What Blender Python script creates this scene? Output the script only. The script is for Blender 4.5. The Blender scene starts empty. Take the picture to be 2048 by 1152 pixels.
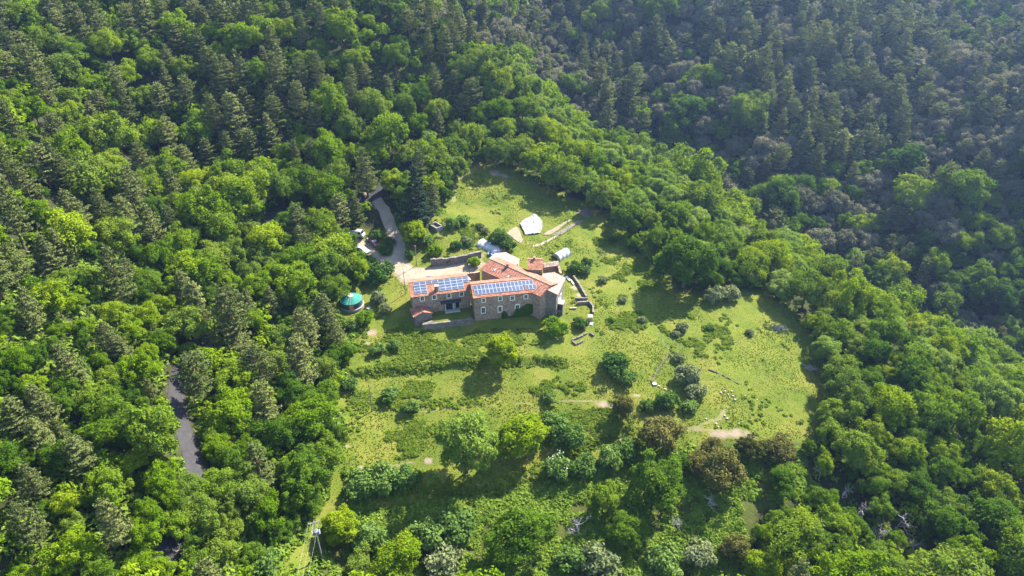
import bpy, math, random
import numpy as np
from mathutils import Vector, Matrix, geometry

# ------------------------------------------------------------------ camera, sky, sun, exposure
scene = bpy.context.scene
CAM_Z, PITCH, FPX = 110.0, math.radians(33.0), 1400.0       # camera height above the farmhouse, tilt, focal length in photo pixels
cam_data = bpy.data.cameras.new('camera')
cam_data.sensor_width = 36.0
cam_data.lens = FPX / 2048 * 36.0
cam_data.clip_start = 1.0
cam_data.clip_end = 6000.0
cam = bpy.data.objects.new('camera', cam_data)
scene.collection.objects.link(cam)
cam.location = (0, 0, CAM_Z)
cam.rotation_euler = (math.pi / 2 - PITCH, 0, 0)
scene.camera = cam

SUN_EL, SUN_AZ = math.radians(42.0), math.radians(43.0)     # azimuth clockwise from the view direction (+y)
world = bpy.data.worlds.new('World')
scene.world = world
world.use_nodes = True
wn = world.node_tree
wn.nodes.clear()
sky = wn.nodes.new('ShaderNodeTexSky')
sky.sky_type = 'NISHITA'
sky.sun_disc = False
sky.sun_elevation = SUN_EL
sky.sun_rotation = SUN_AZ
sky.air_density = 1.0
sky.dust_density = 0.6
bg = wn.nodes.new('ShaderNodeBackground')
bg.inputs['Strength'].default_value = 0.115
wo = wn.nodes.new('ShaderNodeOutputWorld')
wn.links.new(sky.outputs[0], bg.inputs['Color'])
wn.links.new(bg.outputs[0], wo.inputs['Surface'])
sun_data = bpy.data.lights.new('sun', 'SUN')
sun_data.energy = 5.0
sun_data.angle = math.radians(0.55)
sun_data.color = (1.0, 0.93, 0.80)
sun = bpy.data.objects.new('sun', sun_data)
scene.collection.objects.link(sun)
sdir = Vector((math.sin(SUN_AZ) * math.cos(SUN_EL), math.cos(SUN_AZ) * math.cos(SUN_EL), math.sin(SUN_EL)))
sun.rotation_euler = (-sdir).to_track_quat('-Z', 'Y').to_euler()
sun.location = (60, 200, 200)
scene.view_settings.view_transform = 'Standard'
scene.view_settings.look = 'None'
scene.view_settings.gamma = 1.0
scene.view_settings.exposure = 2.05
scene.view_settings.use_curve_mapping = False
scene.render.engine = 'CYCLES'
cy = scene.cycles
cy.max_bounces = 6
cy.diffuse_bounces = 3
cy.glossy_bounces = 2
cy.transmission_bounces = 4
cy.transparent_max_bounces = 8
cy.volume_bounces = 0
cy.caustics_reflective = False
cy.caustics_refractive = False
cy.use_denoising = True
cy.denoising_prefilter = 'NONE'

# ------------------------------------------------------------------ helpers
rng = np.random.default_rng(7)
random.seed(7)
COL = scene.collection
SP, CP = math.sin(PITCH), math.cos(PITCH)

def rays(u, v):
    a = (np.asarray(u, float) - 1024) / FPX
    b = -(np.asarray(v, float) - 576) / FPX
    return a, CP + b * SP, -SP + b * CP          # direction with unit depth

def project(x, y, z):
    dz = z - CAM_Z
    d = y * CP - dz * SP
    return 1024 + FPX * x / d, 576 - FPX * (y * SP + dz * CP) / d, d

def P(u, v, z):
    a, b, c = rays(u, v)
    t = (z - CAM_Z) / c
    return np.array([a * t, b * t, z])

def _hash(ix, iy, s):
    h = (ix.astype(np.int64) * 374761393 + iy.astype(np.int64) * 668265263 + s * 974634721) & 0x7fffffff
    h = ((h ^ (h >> 13)) * 1274126177) & 0x7fffffff
    return ((h ^ (h >> 16)) & 0xffff) / 65535.0

def noise(x, y, scale, seed=0, octaves=3):
    x = np.asarray(x, float) / scale
    y = np.asarray(y, float) / scale
    out, amp, tot = 0.0, 1.0, 0.0
    for o in range(octaves):
        ix, iy = np.floor(x), np.floor(y)
        fx, fy = x - ix, y - iy
        fx, fy = fx * fx * (3 - 2 * fx), fy * fy * (3 - 2 * fy)
        s = seed + o * 17
        n = (_hash(ix, iy, s) * (1 - fx) + _hash(ix + 1, iy, s) * fx) * (1 - fy) + (_hash(ix, iy + 1, s) * (1 - fx) + _hash(ix + 1, iy + 1, s) * fx) * fy
        out = out + n * amp
        tot += amp
        amp *= 0.5
        x, y = x * 2.03 + 5.1, y * 2.03 + 1.7
    return out / tot

def in_poly(px, py, poly):
    px, py = np.asarray(px, float), np.asarray(py, float)
    inside = np.zeros(px.shape, bool)
    n = len(poly)
    for i in range(n):
        x1, y1 = poly[i]
        x2, y2 = poly[(i + 1) % n]
        if y1 == y2:
            continue
        c = ((y1 > py) != (y2 > py)) & (px < (x2 - x1) * (py - y1) / (y2 - y1) + x1)
        inside ^= c
    return inside

def seg_dist(px, py, line):
    best = np.full(np.shape(px), 1e9)
    for (x1, y1), (x2, y2) in zip(line[:-1], line[1:]):
        dx, dy = x2 - x1, y2 - y1
        t = np.clip(((px - x1) * dx + (py - y1) * dy) / (dx * dx + dy * dy + 1e-9), 0, 1)
        best = np.minimum(best, np.hypot(px - x1 - t * dx, py - y1 - t * dy))
    return best

def smooth(x, a, b):
    t = np.clip((x - a) / (b - a), 0, 1)
    return t * t * (3 - 2 * t)

def tag(o, label=None, cat=None, group=None, kind=None):
    if label: o['label'] = label
    if cat: o['category'] = cat
    if group: o['group'] = group
    if kind: o['kind'] = kind
    return o

def empty(name, loc=(0, 0, 0), rz=0.0):
    o = bpy.data.objects.new(name, None)
    o.empty_display_size = 0.2
    COL.objects.link(o)
    o.location = loc
    o.rotation_euler = (0, 0, rz)
    return o

def link(name, me, parent=None, loc=None):
    o = bpy.data.objects.new(name, me)
    COL.objects.link(o)
    if parent is not None: o.parent = parent
    if loc is not None: o.location = loc
    return o

def mesh_np(name, verts, faces, mats, attrs=None, fmat=None, smooth_shade=False):
    """verts Nx3, faces MxK (all the same K)"""
    verts = np.ascontiguousarray(verts, np.float32)
    faces = np.ascontiguousarray(faces, np.int32)
    me = bpy.data.meshes.new(name)
    me.vertices.add(len(verts))
    me.vertices.foreach_set('co', verts.ravel())
    k = faces.shape[1]
    me.loops.add(faces.size)
    me.loops.foreach_set('vertex_index', faces.ravel())
    me.polygons.add(len(faces))
    me.polygons.foreach_set('loop_start', np.arange(0, faces.size, k, dtype=np.int32))
    if fmat is not None:
        me.polygons.foreach_set('material_index', np.ascontiguousarray(fmat, np.int32))
    if smooth_shade:
        me.polygons.foreach_set('use_smooth', np.ones(len(faces), bool))
    for k_, arr in (attrs or {}).items():
        arr = np.asarray(arr, np.float32)
        if arr.ndim == 1:
            at = me.attributes.new(k_, 'FLOAT', 'POINT')
            at.data.foreach_set('value', arr)
        else:
            at = me.attributes.new(k_, 'FLOAT_COLOR', 'POINT')
            at.data.foreach_set('color', np.concatenate([arr, np.ones((len(arr), 1), np.float32)], 1).ravel())
    for m in (mats if isinstance(mats, (list, tuple)) else [mats]):
        me.materials.append(m)
    me.update(calc_edges=True)
    return me

class MB:
    """collects polygons of one part"""
    def __init__(s): s.v, s.f, s.m = [], [], []
    def poly(s, pts, m=0):
        i = len(s.v); s.v += [tuple(map(float, p)) for p in pts]; s.f.append(tuple(range(i, i + len(pts)))); s.m.append(m); return s
    def prism(s, base, z0, z1, m=0, top=True, bottom=True):
        """base: xy list counter-clockwise, z0/z1 numbers or lists"""
        n = len(base)
        a = z0 if hasattr(z0, '__len__') else [z0] * n
        b = z1 if hasattr(z1, '__len__') else [z1] * n
        i = len(s.v)
        s.v += [(float(p[0]), float(p[1]), float(z)) for p, z in zip(base, a)] + [(float(p[0]), float(p[1]), float(z)) for p, z in zip(base, b)]
        for k in range(n):
            s.f.append((i + k, i + (k + 1) % n, i + n + (k + 1) % n, i + n + k)); s.m.append(m)
        if top: s.f.append(tuple(i + n + k for k in range(n))); s.m.append(m)
        if bottom: s.f.append(tuple(i + k for k in reversed(range(n)))); s.m.append(m)
        return s
    def box(s, c, e1, e2, h1, h2, z0, z1, m=0):
        c = np.asarray(c, float)[:2]; a = np.asarray(e1, float)[:2] * h1; b = np.asarray(e2, float)[:2] * h2
        return s.prism([c - a - b, c + a - b, c + a + b, c - a + b], z0, z1, m)
    def obox(s, o, X, Y, Z, m=0):
        """box from origin corner o and three edge vectors"""
        o, X, Y, Z = (np.asarray(q, float) for q in (o, X, Y, Z))
        q = [o, o + X, o + X + Y, o + Y, o + Z, o + X + Z, o + X + Y + Z, o + Y + Z]
        i = len(s.v); s.v += [tuple(map(float, p)) for p in q]
        for f in ((3, 2, 1, 0), (4, 5, 6, 7), (0, 1, 5, 4), (1, 2, 6, 5), (2, 3, 7, 6), (3, 0, 4, 7)):
            s.f.append(tuple(i + k for k in f)); s.m.append(m)
        return s
    def tube(s, pts, rad, n=6, m=0, cap=True):
        pts = [np.asarray(p, float) for p in pts]
        rad = rad if hasattr(rad, '__len__') else [rad] * len(pts)
        base = len(s.v)
        for k, p in enumerate(pts):
            d = pts[min(k + 1, len(pts) - 1)] - pts[max(k - 1, 0)]
            d = d / (np.linalg.norm(d) + 1e-9)
            a = np.cross(d, (0, 0, 1) if abs(d[2]) < 0.95 else (1, 0, 0)); a /= np.linalg.norm(a)
            b = np.cross(d, a)
            for j in range(n):
                t = 2 * math.pi * j / n
                s.v.append(tuple(p + rad[k] * (math.cos(t) * a + math.sin(t) * b)))
        for k in range(len(pts) - 1):
            for j in range(n):
                s.f.append((base + k * n + j, base + k * n + (j + 1) % n, base + (k + 1) * n + (j + 1) % n, base + (k + 1) * n + j)); s.m.append(m)
        if cap:
            s.f.append(tuple(base + j for j in reversed(range(n)))); s.m.append(m)
            s.f.append(tuple(base + (len(pts) - 1) * n + j for j in range(n))); s.m.append(m)
        return s
    def mesh(s, name, mats):
        me = bpy.data.meshes.new(name)
        me.from_pydata(s.v, [], s.f)
        for m in (mats if isinstance(mats, (list, tuple)) else [mats]): me.materials.append(m)
        if len(set(s.m)) > 1: me.polygons.foreach_set('material_index', s.m)
        me.update()
        return me
    def build(s, name, mats, parent=None, loc=None):
        return link(name, s.mesh(name, mats), parent, loc)

# ------------------------------------------------------------------ terrain
CTRL = '''945,645,0;1080,645,-.4;1010,645,0;845,655,-.3;830,600,1.2;880,620,1.2;940,560,1.6;820,560,2;1010,560,1.6;1120,600,.4;1130,640,-.6
900,545,2.2;850,545,2.4;800,525,2.8;740,492,3.4;715,478,3.6;830,500,3.6;800,495,4;780,450,6.5;765,415,9;745,395,10.8;870,450,6.5;930,480,4.6;1000,510,3;960,500,3.6
920,400,7;1000,350,8.8;1060,380,7;1060,450,4;1110,420,5;1170,420,3.6;1125,508,1.8;1180,470,2;1250,450,1.5;1090,540,1
703,620,.8;760,580,1.6;690,560,2.2;740,640,0;650,600,3;620,520,6
1000,740,-2.4;900,800,-4.2;745,822,-4;800,700,-1.6;1000,900,-7.5;860,960,-8;700,940,-6;1250,760,-4;1130,680,-1.4;1200,620,-.6;1150,840,-6
1300,500,.2;1400,600,-2;1300,650,-2.2;1500,640,-3.5;1450,760,-5;1600,700,-6.5;1600,850,-8;1450,870,-7;1300,900,-8;1630,780,-7.5
641,1118,-9;800,1060,-10;1000,1100,-12;1200,1040,-11;1500,1100,-13;1650,1000,-11;1900,1100,-17;1750,1150,-15;1024,1152,-13;600,1000,-6;560,900,-1
352,765,10;362,860,9.5;398,945,8.6;350,1080,7.6;320,1150,7;440,640,10.6;530,480,11;600,425,11.2;680,412,11.2;500,800,2.5;480,900,2.5;500,1050,-1;450,720,6;560,700,1.5;600,760,-.5;650,700,-.4
0,1152,12;0,900,21;150,1000,13;200,850,15;250,760,14;0,700,30;150,600,25;0,500,36;300,550,16;350,450,18;150,400,33;0,300,44;300,300,27;0,150,50;300,150,42;0,0,60;250,0,57;512,0,57
500,330,19;600,330,18;550,200,34;520,100,46;700,200,31;700,100,44;700,0,56;800,300,18;850,200,28;850,100,42;830,30,52;800,350,13.5;880,330,12.5
950,150,33;1040,230,20;1000,290,13;1100,290,9;1180,350,4;1250,340,1;1300,400,-.5;1350,400,-4;1400,480,-2.5;1480,500,-7;1550,560,-4.5;1650,600,-9;1700,680,-8.5;1800,700,-13;1800,850,-11.5;1950,800,-17;2048,900,-20
930,60,30;1000,120,18;1100,200,-3;1180,250,-16;1270,290,-26;1400,380,-36;1500,470,-42;1650,560,-48;1800,620,-52;2000,700,-55
1200,200,-6;1100,120,5;1100,40,22;1100,0,30;1000,40,30;960,0,42;1500,300,-20;1500,200,-5;1500,100,11;1500,0,30;1300,100,8;1300,0,30;1350,250,-18
1750,400,-31;1750,300,-18;1750,200,-4;1750,100,12;1750,0,28;2048,600,-44;2048,500,-32;2048,400,-20;2048,300,-6;2048,200,7;2048,100,19;2048,0,32;1600,450,-35;1900,500,-36'''
pts = np.array([[float(q) for q in p.split(',')] for l in CTRL.split('\n') for p in l.split(';')])
cx = []
for u, v, z in pts:
    cx.append(P(u, v, z))
GUARD = [(-260, 60, 60), (-300, 180, 85), (-330, 330, 105), (-260, 450, 112), (-60, 480, 105), (120, 560, 96), (330, 520, 110), (420, 380, 90), (420, 250, 30), (380, 120, -30), (260, 60, -40), (120, 40, -24), (0, 30, -20), (-120, 30, 15), (520, 600, 150), (-450, 600, 170), (0, 750, 150), (600, 150, 40), (-500, 100, 130), (100, -150, -35), (-250, -150, 40), (350, -100, -45)]
cx = np.concatenate([np.array(cx), np.array(GUARD, float)])
def tps(r):
    return np.where(r > 1e-9, r * r * np.log(np.maximum(r, 1e-9)), 0.0)
SC = 100.0
cp = cx[:, :2] / SC
N = len(cp)
lam = np.concatenate([np.full(N - len(GUARD), 0.004), np.full(len(GUARD), 0.05)])
A = np.zeros((N + 3, N + 3))
A[:N, :N] = tps(np.linalg.norm(cp[:, None] - cp[None], axis=2)) + np.diag(lam)
A[:N, N] = 1; A[:N, N + 1:] = cp
A[N, :N] = 1; A[N + 1:, :N] = cp.T
W = np.linalg.solve(A, np.concatenate([cx[:, 2], np.zeros(3)]))

def h_smooth(x, y):
    x, y = np.asarray(x, float), np.asarray(y, float)
    sh = x.shape
    q = np.stack([x.ravel(), y.ravel()], 1) / SC
    out = np.empty(len(q))
    for i in range(0, len(q), 20000):
        b = q[i:i + 20000]
        out[i:i + 20000] = tps(np.linalg.norm(b[:, None] - cp[None], axis=2)) @ W[:N] + W[N] + b @ W[N + 1:]
    return out.reshape(sh)

# --- the height grid that the ground mesh and every placement share
def axis(lo, a, b, hi, fine, mid_lo, mid_hi, mid):
    ax = list(np.arange(a, b + 1e-6, fine))
    q = list(np.arange(b + mid, mid_hi, mid)); w = list(np.arange(a - mid, mid_lo, -mid))
    st, x = mid, (q or ax)[-1]
    while x < hi:
        st *= 1.22; x += st; q.append(x)
    st, x = mid, (w or ax)[-1]
    while x > lo:
        st *= 1.22; x -= st; w.append(x)
    return np.array(sorted(w) + ax + q)
XS = axis(-900, -62, 104, 900, 1.0, -240, 270, 3.0)
YS = axis(-400, 88, 262, 1000, 1.0, 60, 440, 3.0)
GX, GY = np.meshgrid(XS, YS)
HS = h_smooth(GX, GY)
rad = np.hypot(GX - 20, GY - 220)
farhill = smooth(GX + .55 * (GY - 300), 75, 130) * smooth(GY, 225, 275)
HS = HS + farhill * (16 * (noise(GX + .5 * GY, GY * .25, 62, 101, 2) - .5) + 5 * (noise(GX, GY, 24, 103, 2) - .5))
far = smooth(rad, 330, 620)
HS = HS * (1 - far) + far * np.clip(HS, -40, 112)
HS = np.minimum(HS, 118)

def h_of(Z, x, y):
    x, y = np.asarray(x, float), np.asarray(y, float)
    i = np.clip(np.searchsorted(XS, x) - 1, 0, len(XS) - 2)
    j = np.clip(np.searchsorted(YS, y) - 1, 0, len(YS) - 2)
    fx = np.clip((x - XS[i]) / (XS[i + 1] - XS[i]), 0, 1); fy = np.clip((y - YS[j]) / (YS[j + 1] - YS[j]), 0, 1)
    return (Z[j, i] * (1 - fx) + Z[j, i + 1] * fx) * (1 - fy) + (Z[j + 1, i] * (1 - fx) + Z[j + 1, i + 1] * fx) * fy

def hit(Z, u, v, lift=0.0):
    """where the sight line of a photo point meets the ground (or, with lift > 0, the height lift * depth above it)"""
    u, v = np.atleast_1d(np.asarray(u, float)), np.atleast_1d(np.asarray(v, float))
    a, b, c = (q[:, None] for q in rays(u, v))
    lift = np.broadcast_to(np.atleast_1d(lift), u.shape)[:, None]
    t = np.arange(60, 620, 1.5)[None]
    g = CAM_Z + c * t - h_of(Z, a * t, b * t) - lift * t
    k = np.maximum((g < 0).argmax(1), 1)
    r = np.arange(len(u))
    g0, g1 = g[r, k - 1], g[r, k]
    tt = t[0, k - 1] + 1.5 * g0 / (g0 - g1)
    return np.stack([a[:, 0] * tt, b[:, 0] * tt], 1), tt

PX = lambda s: [tuple(float(q) for q in p.split(',')) for p in s.split()]
def W_(s, Z=None):
    p = PX(s) if isinstance(s, str) else s
    xy, _ = hit(HS if Z is None else Z, [q[0] for q in p], [q[1] for q in p])
    return [tuple(q) for q in xy]

MEADOW = W_('903,400 906,372 925,347 960,330 985,330 1030,343 1100,378 1170,408 1225,440 1262,500 1335,560 1345,590 1400,590 1460,575 1530,580 1600,640 1643,720 1645,800 1612,878 1530,888 1440,880 1380,885 1300,910 1210,925 1120,965 1000,1005 900,1005 800,1025 730,1045 668,1045 640,1090 610,1152 560,1152 592,1095 650,1010 664,930 690,860 668,800 690,740 722,660 690,640 660,625 682,575 745,568 770,545 700,482 712,462 760,470 835,455 872,432 893,420')
SCRUB = W_('640,1152 636,1060 700,1030 1100,960 1300,905 1600,900 1640,990 1510,1030 1490,1152')
YARD = W_('712,474 724,482 737,490 748,500 757,508 767,514 777,515 787,513 803,503 811,525 826,537 850,538 880,534 905,530 935,526 957,521 967,528 946,541 930,549 902,557 872,553 850,558 832,562 815,567 805,561 795,549 780,538 765,526 745,511 730,501 710,489')
ROAD = W_('310,1165 335,1110 360,1062 385,1000 398,945 391,925 382,905 374,883 366,860 359,835 353,810 350,787 351,765 357,745 366,727 378,705 392,682')
ROAD_UP = W_('520,470 534,450 550,436 600,424 660,418 705,408 745,395 775,374 800,342 830,300')
TRACK = W_('796,514 801,497 791,470 778,445 768,420 757,402 745,393')
FTRACK = W_('907,402 908,380 915,360 937,344 962,330 985,322 1000,310')
BANK1 = W_('690,748 780,742 860,735 950,728 1040,722 1130,726')
BANK2 = W_('700,950 800,962 900,985 1010,980 1110,930 1200,880 1260,850')
BANK3 = W_('1305,735 1330,700')

meadow = in_poly(GX, GY, MEADOW)
HZ = HS + (noise(GX, GY, 14, 3, 4) - .5) * np.where(meadow, .9, 2.6) + (noise(GX, GY, 3.2, 9, 2) - .5) * np.where(meadow, .34, .6)
for line, hh in ((BANK1, 1.3), (BANK2, 1.2)):                    # grassy terrace steps across the meadow
    p = np.array(line)
    yl = np.interp(GX, p[:, 0][np.argsort(p[:, 0])], p[:, 1][np.argsort(p[:, 0])])
    inx = smooth(GX, p[:, 0].min() - 3, p[:, 0].min() + 4) * (1 - smooth(GX, p[:, 0].max() - 4, p[:, 0].max() + 3))
    d = GY - yl
    HZ += inx * hh * (smooth(d, -.7, .7) - .5) * np.exp(-np.abs(d) / 6)
rd = np.minimum(seg_dist(GX, GY, ROAD), seg_dist(GX, GY, ROAD_UP))
HZ = HS + (HZ - HS) * smooth(rd, 2.5, 7)
yd = np.minimum(np.where(in_poly(GX, GY, YARD), 0, seg_dist(GX, GY, YARD + YARD[:1])), seg_dist(GX, GY, TRACK))
HZ = HS + (HZ - HS) * smooth(yd, 0, 4)
HOUSE_C = P(960, 590, 2)[:2]
hd = np.hypot(GX - HOUSE_C[0], GY - HOUSE_C[1])
HZ = HS + (HZ - HS) * smooth(hd, 16, 26)
# the walled terrace in front of the left wing is level
TERR = [tuple(P(u, v, 1.2)[:2]) for u, v in ((835, 636), (868, 648), (945, 637), (943, 600), (820, 612))]
HZ = np.where(in_poly(GX, GY, TERR), 1.2, HZ)
h = lambda x, y: h_of(HZ, x, y)
def G(u, v):
    xy, t = hit(HZ, [u], [v]); x, y = xy[0]
    return np.array([x, y, float(h(x, y))])

# ------------------------------------------------------------------ materials
def new_mat(name):
    m = bpy.data.materials.new(name); m.use_nodes = True
    nt = m.node_tree; nt.nodes.clear()
    out = nt.nodes.new('ShaderNodeOutputMaterial')
    return m, nt, out
def nd(nt, typ, **kw):
    n = nt.nodes.new(typ)
    for k, v in kw.items():
        if k.startswith('i_'):
            key = k[2:]
            n.inputs[int(key) if key.isdigit() else key.replace('_', ' ')].default_value = v
        else: setattr(n, k, v)
    return n
def ramp(nt, cols, fac=None):
    r = nt.nodes.new('ShaderNodeValToRGB'); e = r.color_ramp.elements
    while len(e) < len(cols): e.new(0.5)
    for q, (p, c) in zip(e, cols): q.position = p; q.color = (*c, 1)
    if fac is not None: nt.links.new(fac, r.inputs[0])
    return r
def coords(nt, scale=1.0):
    g = nt.nodes.new('ShaderNodeNewGeometry')
    m = nt.nodes.new('ShaderNodeVectorMath'); m.operation = 'SCALE'; m.inputs['Scale'].default_value = scale
    nt.links.new(g.outputs['Position'], m.inputs[0]); return m.outputs[0]
def math_(nt, op, a, b):
    n = nt.nodes.new('ShaderNodeMath'); n.operation = op
    for i, q in enumerate((a, b)):
        if isinstance(q, (int, float)): n.inputs[i].default_value = q
        else: nt.links.new(q, n.inputs[i])
    return n.outputs[0]
def mix_(nt, f, a, b):
    n = nt.nodes.new('ShaderNodeMix'); n.data_type = 'RGBA'
    if isinstance(f, (int, float)): n.inputs[0].default_value = f
    else: nt.links.new(f, n.inputs[0])
    for i, q in ((6, a), (7, b)):
        if isinstance(q, tuple): n.inputs[i].default_value = (*q, 1)
        else: nt.links.new(q, n.inputs[i])
    return n.outputs[2]

def leaf_mat(name, cols, trans, tfac=.42, spread=.5, alt=None):
    """leaves: diffuse and translucent, coloured by the clump's tint and the tree's own random shade"""
    m, nt, out = new_mat(name)
    at = nd(nt, 'ShaderNodeAttribute', attribute_name='tint')
    oi = nd(nt, 'ShaderNodeObjectInfo')
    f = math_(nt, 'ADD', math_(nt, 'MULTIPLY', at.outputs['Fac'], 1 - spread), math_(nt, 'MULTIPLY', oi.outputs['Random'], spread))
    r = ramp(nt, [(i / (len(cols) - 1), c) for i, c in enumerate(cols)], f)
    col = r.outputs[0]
    if alt:      # some trees of the kind lean to another green
        fr = math_(nt, 'FRACT', math_(nt, 'MULTIPLY', oi.outputs['Random'], 7.31), 0.0)
        mr = nd(nt, 'ShaderNodeMapRange', i_1=.35, i_2=1.0, i_3=0.0, i_4=.75); nt.links.new(fr, mr.inputs[0])
        col = mix_(nt, mr.outputs[0], col, alt)
    d = nd(nt, 'ShaderNodeBsdfDiffuse'); nt.links.new(col, d.inputs[0])
    t = nd(nt, 'ShaderNodeBsdfTranslucent')
    tm = nd(nt, 'ShaderNodeMix', data_type='RGBA', blend_type='MULTIPLY'); tm.inputs[0].default_value = 1.0
    nt.links.new(col, tm.inputs[6]); tm.inputs[7].default_value = (*trans, 1)
    nt.links.new(tm.outputs[2], t.inputs[0])
    mx = nd(nt, 'ShaderNodeMixShader'); mx.inputs[0].default_value = tfac
    nt.links.new(d.outputs[0], mx.inputs[1]); nt.links.new(t.outputs[0], mx.inputs[2])
    nt.links.new(mx.outputs[0], out.inputs[0])
    return m
def plain(name, col, rough=.8, noise_amt=.25, nscale=2.0, metallic=0.0, bump=0.0, spec=.3):
    m, nt, out = new_mat(name)
    b = nd(nt, 'ShaderNodeBsdfPrincipled'); b.inputs['Roughness'].default_value = rough; b.inputs['Metallic'].default_value = metallic
    b.inputs['Specular IOR Level'].default_value = spec
    n = nd(nt, 'ShaderNodeTexNoise', i_Scale=nscale, i_Detail=5.0); nt.links.new(coords(nt), n.inputs[0])
    lo = tuple(c * (1 - noise_amt) for c in col); hi = tuple(min(1, c * (1 + noise_amt)) for c in col)
    r = ramp(nt, [(.3, lo), (.7, hi)], n.outputs[0]); nt.links.new(r.outputs[0], b.inputs['Base Color'])
    if bump:
        bp = nd(nt, 'ShaderNodeBump', i_Strength=bump, i_Distance=.1); nt.links.new(n.outputs[0], bp.inputs['Height']); nt.links.new(bp.outputs[0], b.inputs['Normal'])
    nt.links.new(b.outputs[0], out.inputs[0])
    return m

M = {}
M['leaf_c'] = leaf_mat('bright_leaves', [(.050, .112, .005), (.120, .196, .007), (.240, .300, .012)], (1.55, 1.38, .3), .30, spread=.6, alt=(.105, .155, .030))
M['leaf_o'] = leaf_mat('dark_leaves', [(.040, .092, .010), (.075, .140, .012), (.130, .200, .018)], (1.4, 1.4, .6))
M['leaf_a'] = leaf_mat('pale_leaves', [(.120, .200, .024), (.175, .250, .042), (.245, .31, .075)], (1.25, 1.25, .5), .38)
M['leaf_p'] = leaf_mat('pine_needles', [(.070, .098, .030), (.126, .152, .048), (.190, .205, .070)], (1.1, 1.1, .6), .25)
M['leaf_f'] = leaf_mat('fir_needles', [(.022, .040, .024), (.036, .058, .032), (.055, .08, .04)], (1, 1, .7), .15)
M['leaf_h'] = leaf_mat('evergreen_oak_leaves', [(.056, .068, .016), (.102, .104, .026), (.168, .152, .040)], (1.1, 1.0, .5), .2)
M['leaf_h_far'] = leaf_mat('far_lit_oak_leaves', [(.092, .102, .060), (.155, .158, .092), (.240, .228, .140)], (1.1, 1.0, .6), .25)  # far copy of the oak leaves, paled to stand for hillside light
M['leaf_b'] = leaf_mat('bramble_leaves', [(.060, .115, .026), (.105, .175, .036), (.175, .24, .06)], (1.3, 1.35, .6), .3)
M['leaf_under'] = leaf_mat('undergrowth_leaves', [(.066, .126, .014), (.122, .190, .022), (.190, .245, .04)], (1.3, 1.4, .5), .3, 0.0)
M['leaf_fern'] = leaf_mat('bracken_fronds', [(.070, .138, .012), (.120, .172, .018), (.185, .215, .040)], (1.3, 1.3, .5), .35, 0.0)
M['blade'] = leaf_mat('grass_blades', [(.092, .154, .018), (.132, .176, .026), (.188, .206, .048)], (1.3, 1.25, .5), .35, 0.0)
M['blossom'] = plain('cream_blossom', (.62, .62, .45), .8, .15, 3)
M['bark'] = plain('bark', (.085, .065, .05), .95, .4, 3, bump=.5)
M['pine_bark'] = plain('pine_bark', (.12, .075, .055), .95, .4, 3, bump=.5)
M['dead_wood'] = plain('dead_wood', (.30, .27, .25), .9, .3, 3)

# ground: grass, bare soil and forest litter by the place's own zones
m, nt, out = new_mat('meadow_and_forest_floor')
b = nd(nt, 'ShaderNodeBsdfPrincipled'); b.inputs['Roughness'].default_value = .95; b.inputs['Specular IOR Level'].default_value = .1
c1 = coords(nt)
n1 = nd(nt, 'ShaderNodeTexNoise', i_Scale=.12, i_Detail=6.0, i_Roughness=.6); nt.links.new(c1, n1.inputs[0])
n2 = nd(nt, 'ShaderNodeTexNoise', i_Scale=.9, i_Detail=6.0, i_Roughness=.7); nt.links.new(c1, n2.inputs[0])
n3 = nd(nt, 'ShaderNodeTexNoise', i_Scale=5.0, i_Detail=4.0, i_Roughness=.7); nt.links.new(c1, n3.inputs[0])
g1 = ramp(nt, [(.38, (.062, .110, .010)), (.5, (.116, .144, .016)), (.63, (.182, .172, .034))], n1.outputs[0])
g2 = ramp(nt, [(.30, (.068, .106, .012)), (.52, (.118, .140, .018)), (.74, (.178, .164, .038))], n2.outputs[0])
gm = mix_(nt, .5, g1.outputs[0], g2.outputs[0])
g3 = ramp(nt, [(.3, (.74, .76, .7)), (.7, (1.18, 1.15, 1.15))], n3.outputs[0])
mm = nd(nt, 'ShaderNodeMix', data_type='RGBA', blend_type='MULTIPLY'); mm.inputs[0].default_value = .8
nt.links.new(gm, mm.inputs[6]); nt.links.new(g3.outputs[0], mm.inputs[7])
fl = ramp(nt, [(.3, (.018, .030, .008)), (.55, (.038, .042, .016)), (.78, (.075, .058, .038))], n2.outputs[0])  # litter colour darkened to stand for the dim light under the trees
am = nd(nt, 'ShaderNodeAttribute', attribute_name='meadow')
zone = mix_(nt, am.outputs['Fac'], fl.outputs[0], mm.outputs[2])
ad = nd(nt, 'ShaderNodeAttribute', attribute_name='soil')
sl = ramp(nt, [(.3, (.19, .142, .10)), (.7, (.30, .24, .178))], n3.outputs[0])
sf = math_(nt, 'MULTIPLY', ad.outputs['Fac'], math_(nt, 'ADD', n2.outputs[0], .45))
sm = nd(nt, 'ShaderNodeMapRange', i_1=.42, i_2=.85); nt.links.new(sf, sm.inputs[0])
fin = mix_(nt, sm.outputs[0], zone, sl.outputs[0])
nt.links.new(fin, b.inputs['Base Color'])
bp = nd(nt, 'ShaderNodeBump', i_Strength=.9, i_Distance=.25); nt.links.new(n3.outputs[0], bp.inputs['Height']); nt.links.new(bp.outputs[0], b.inputs['Normal'])
nt.links.new(b.outputs[0], out.inputs[0])
M['ground'] = m

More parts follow.
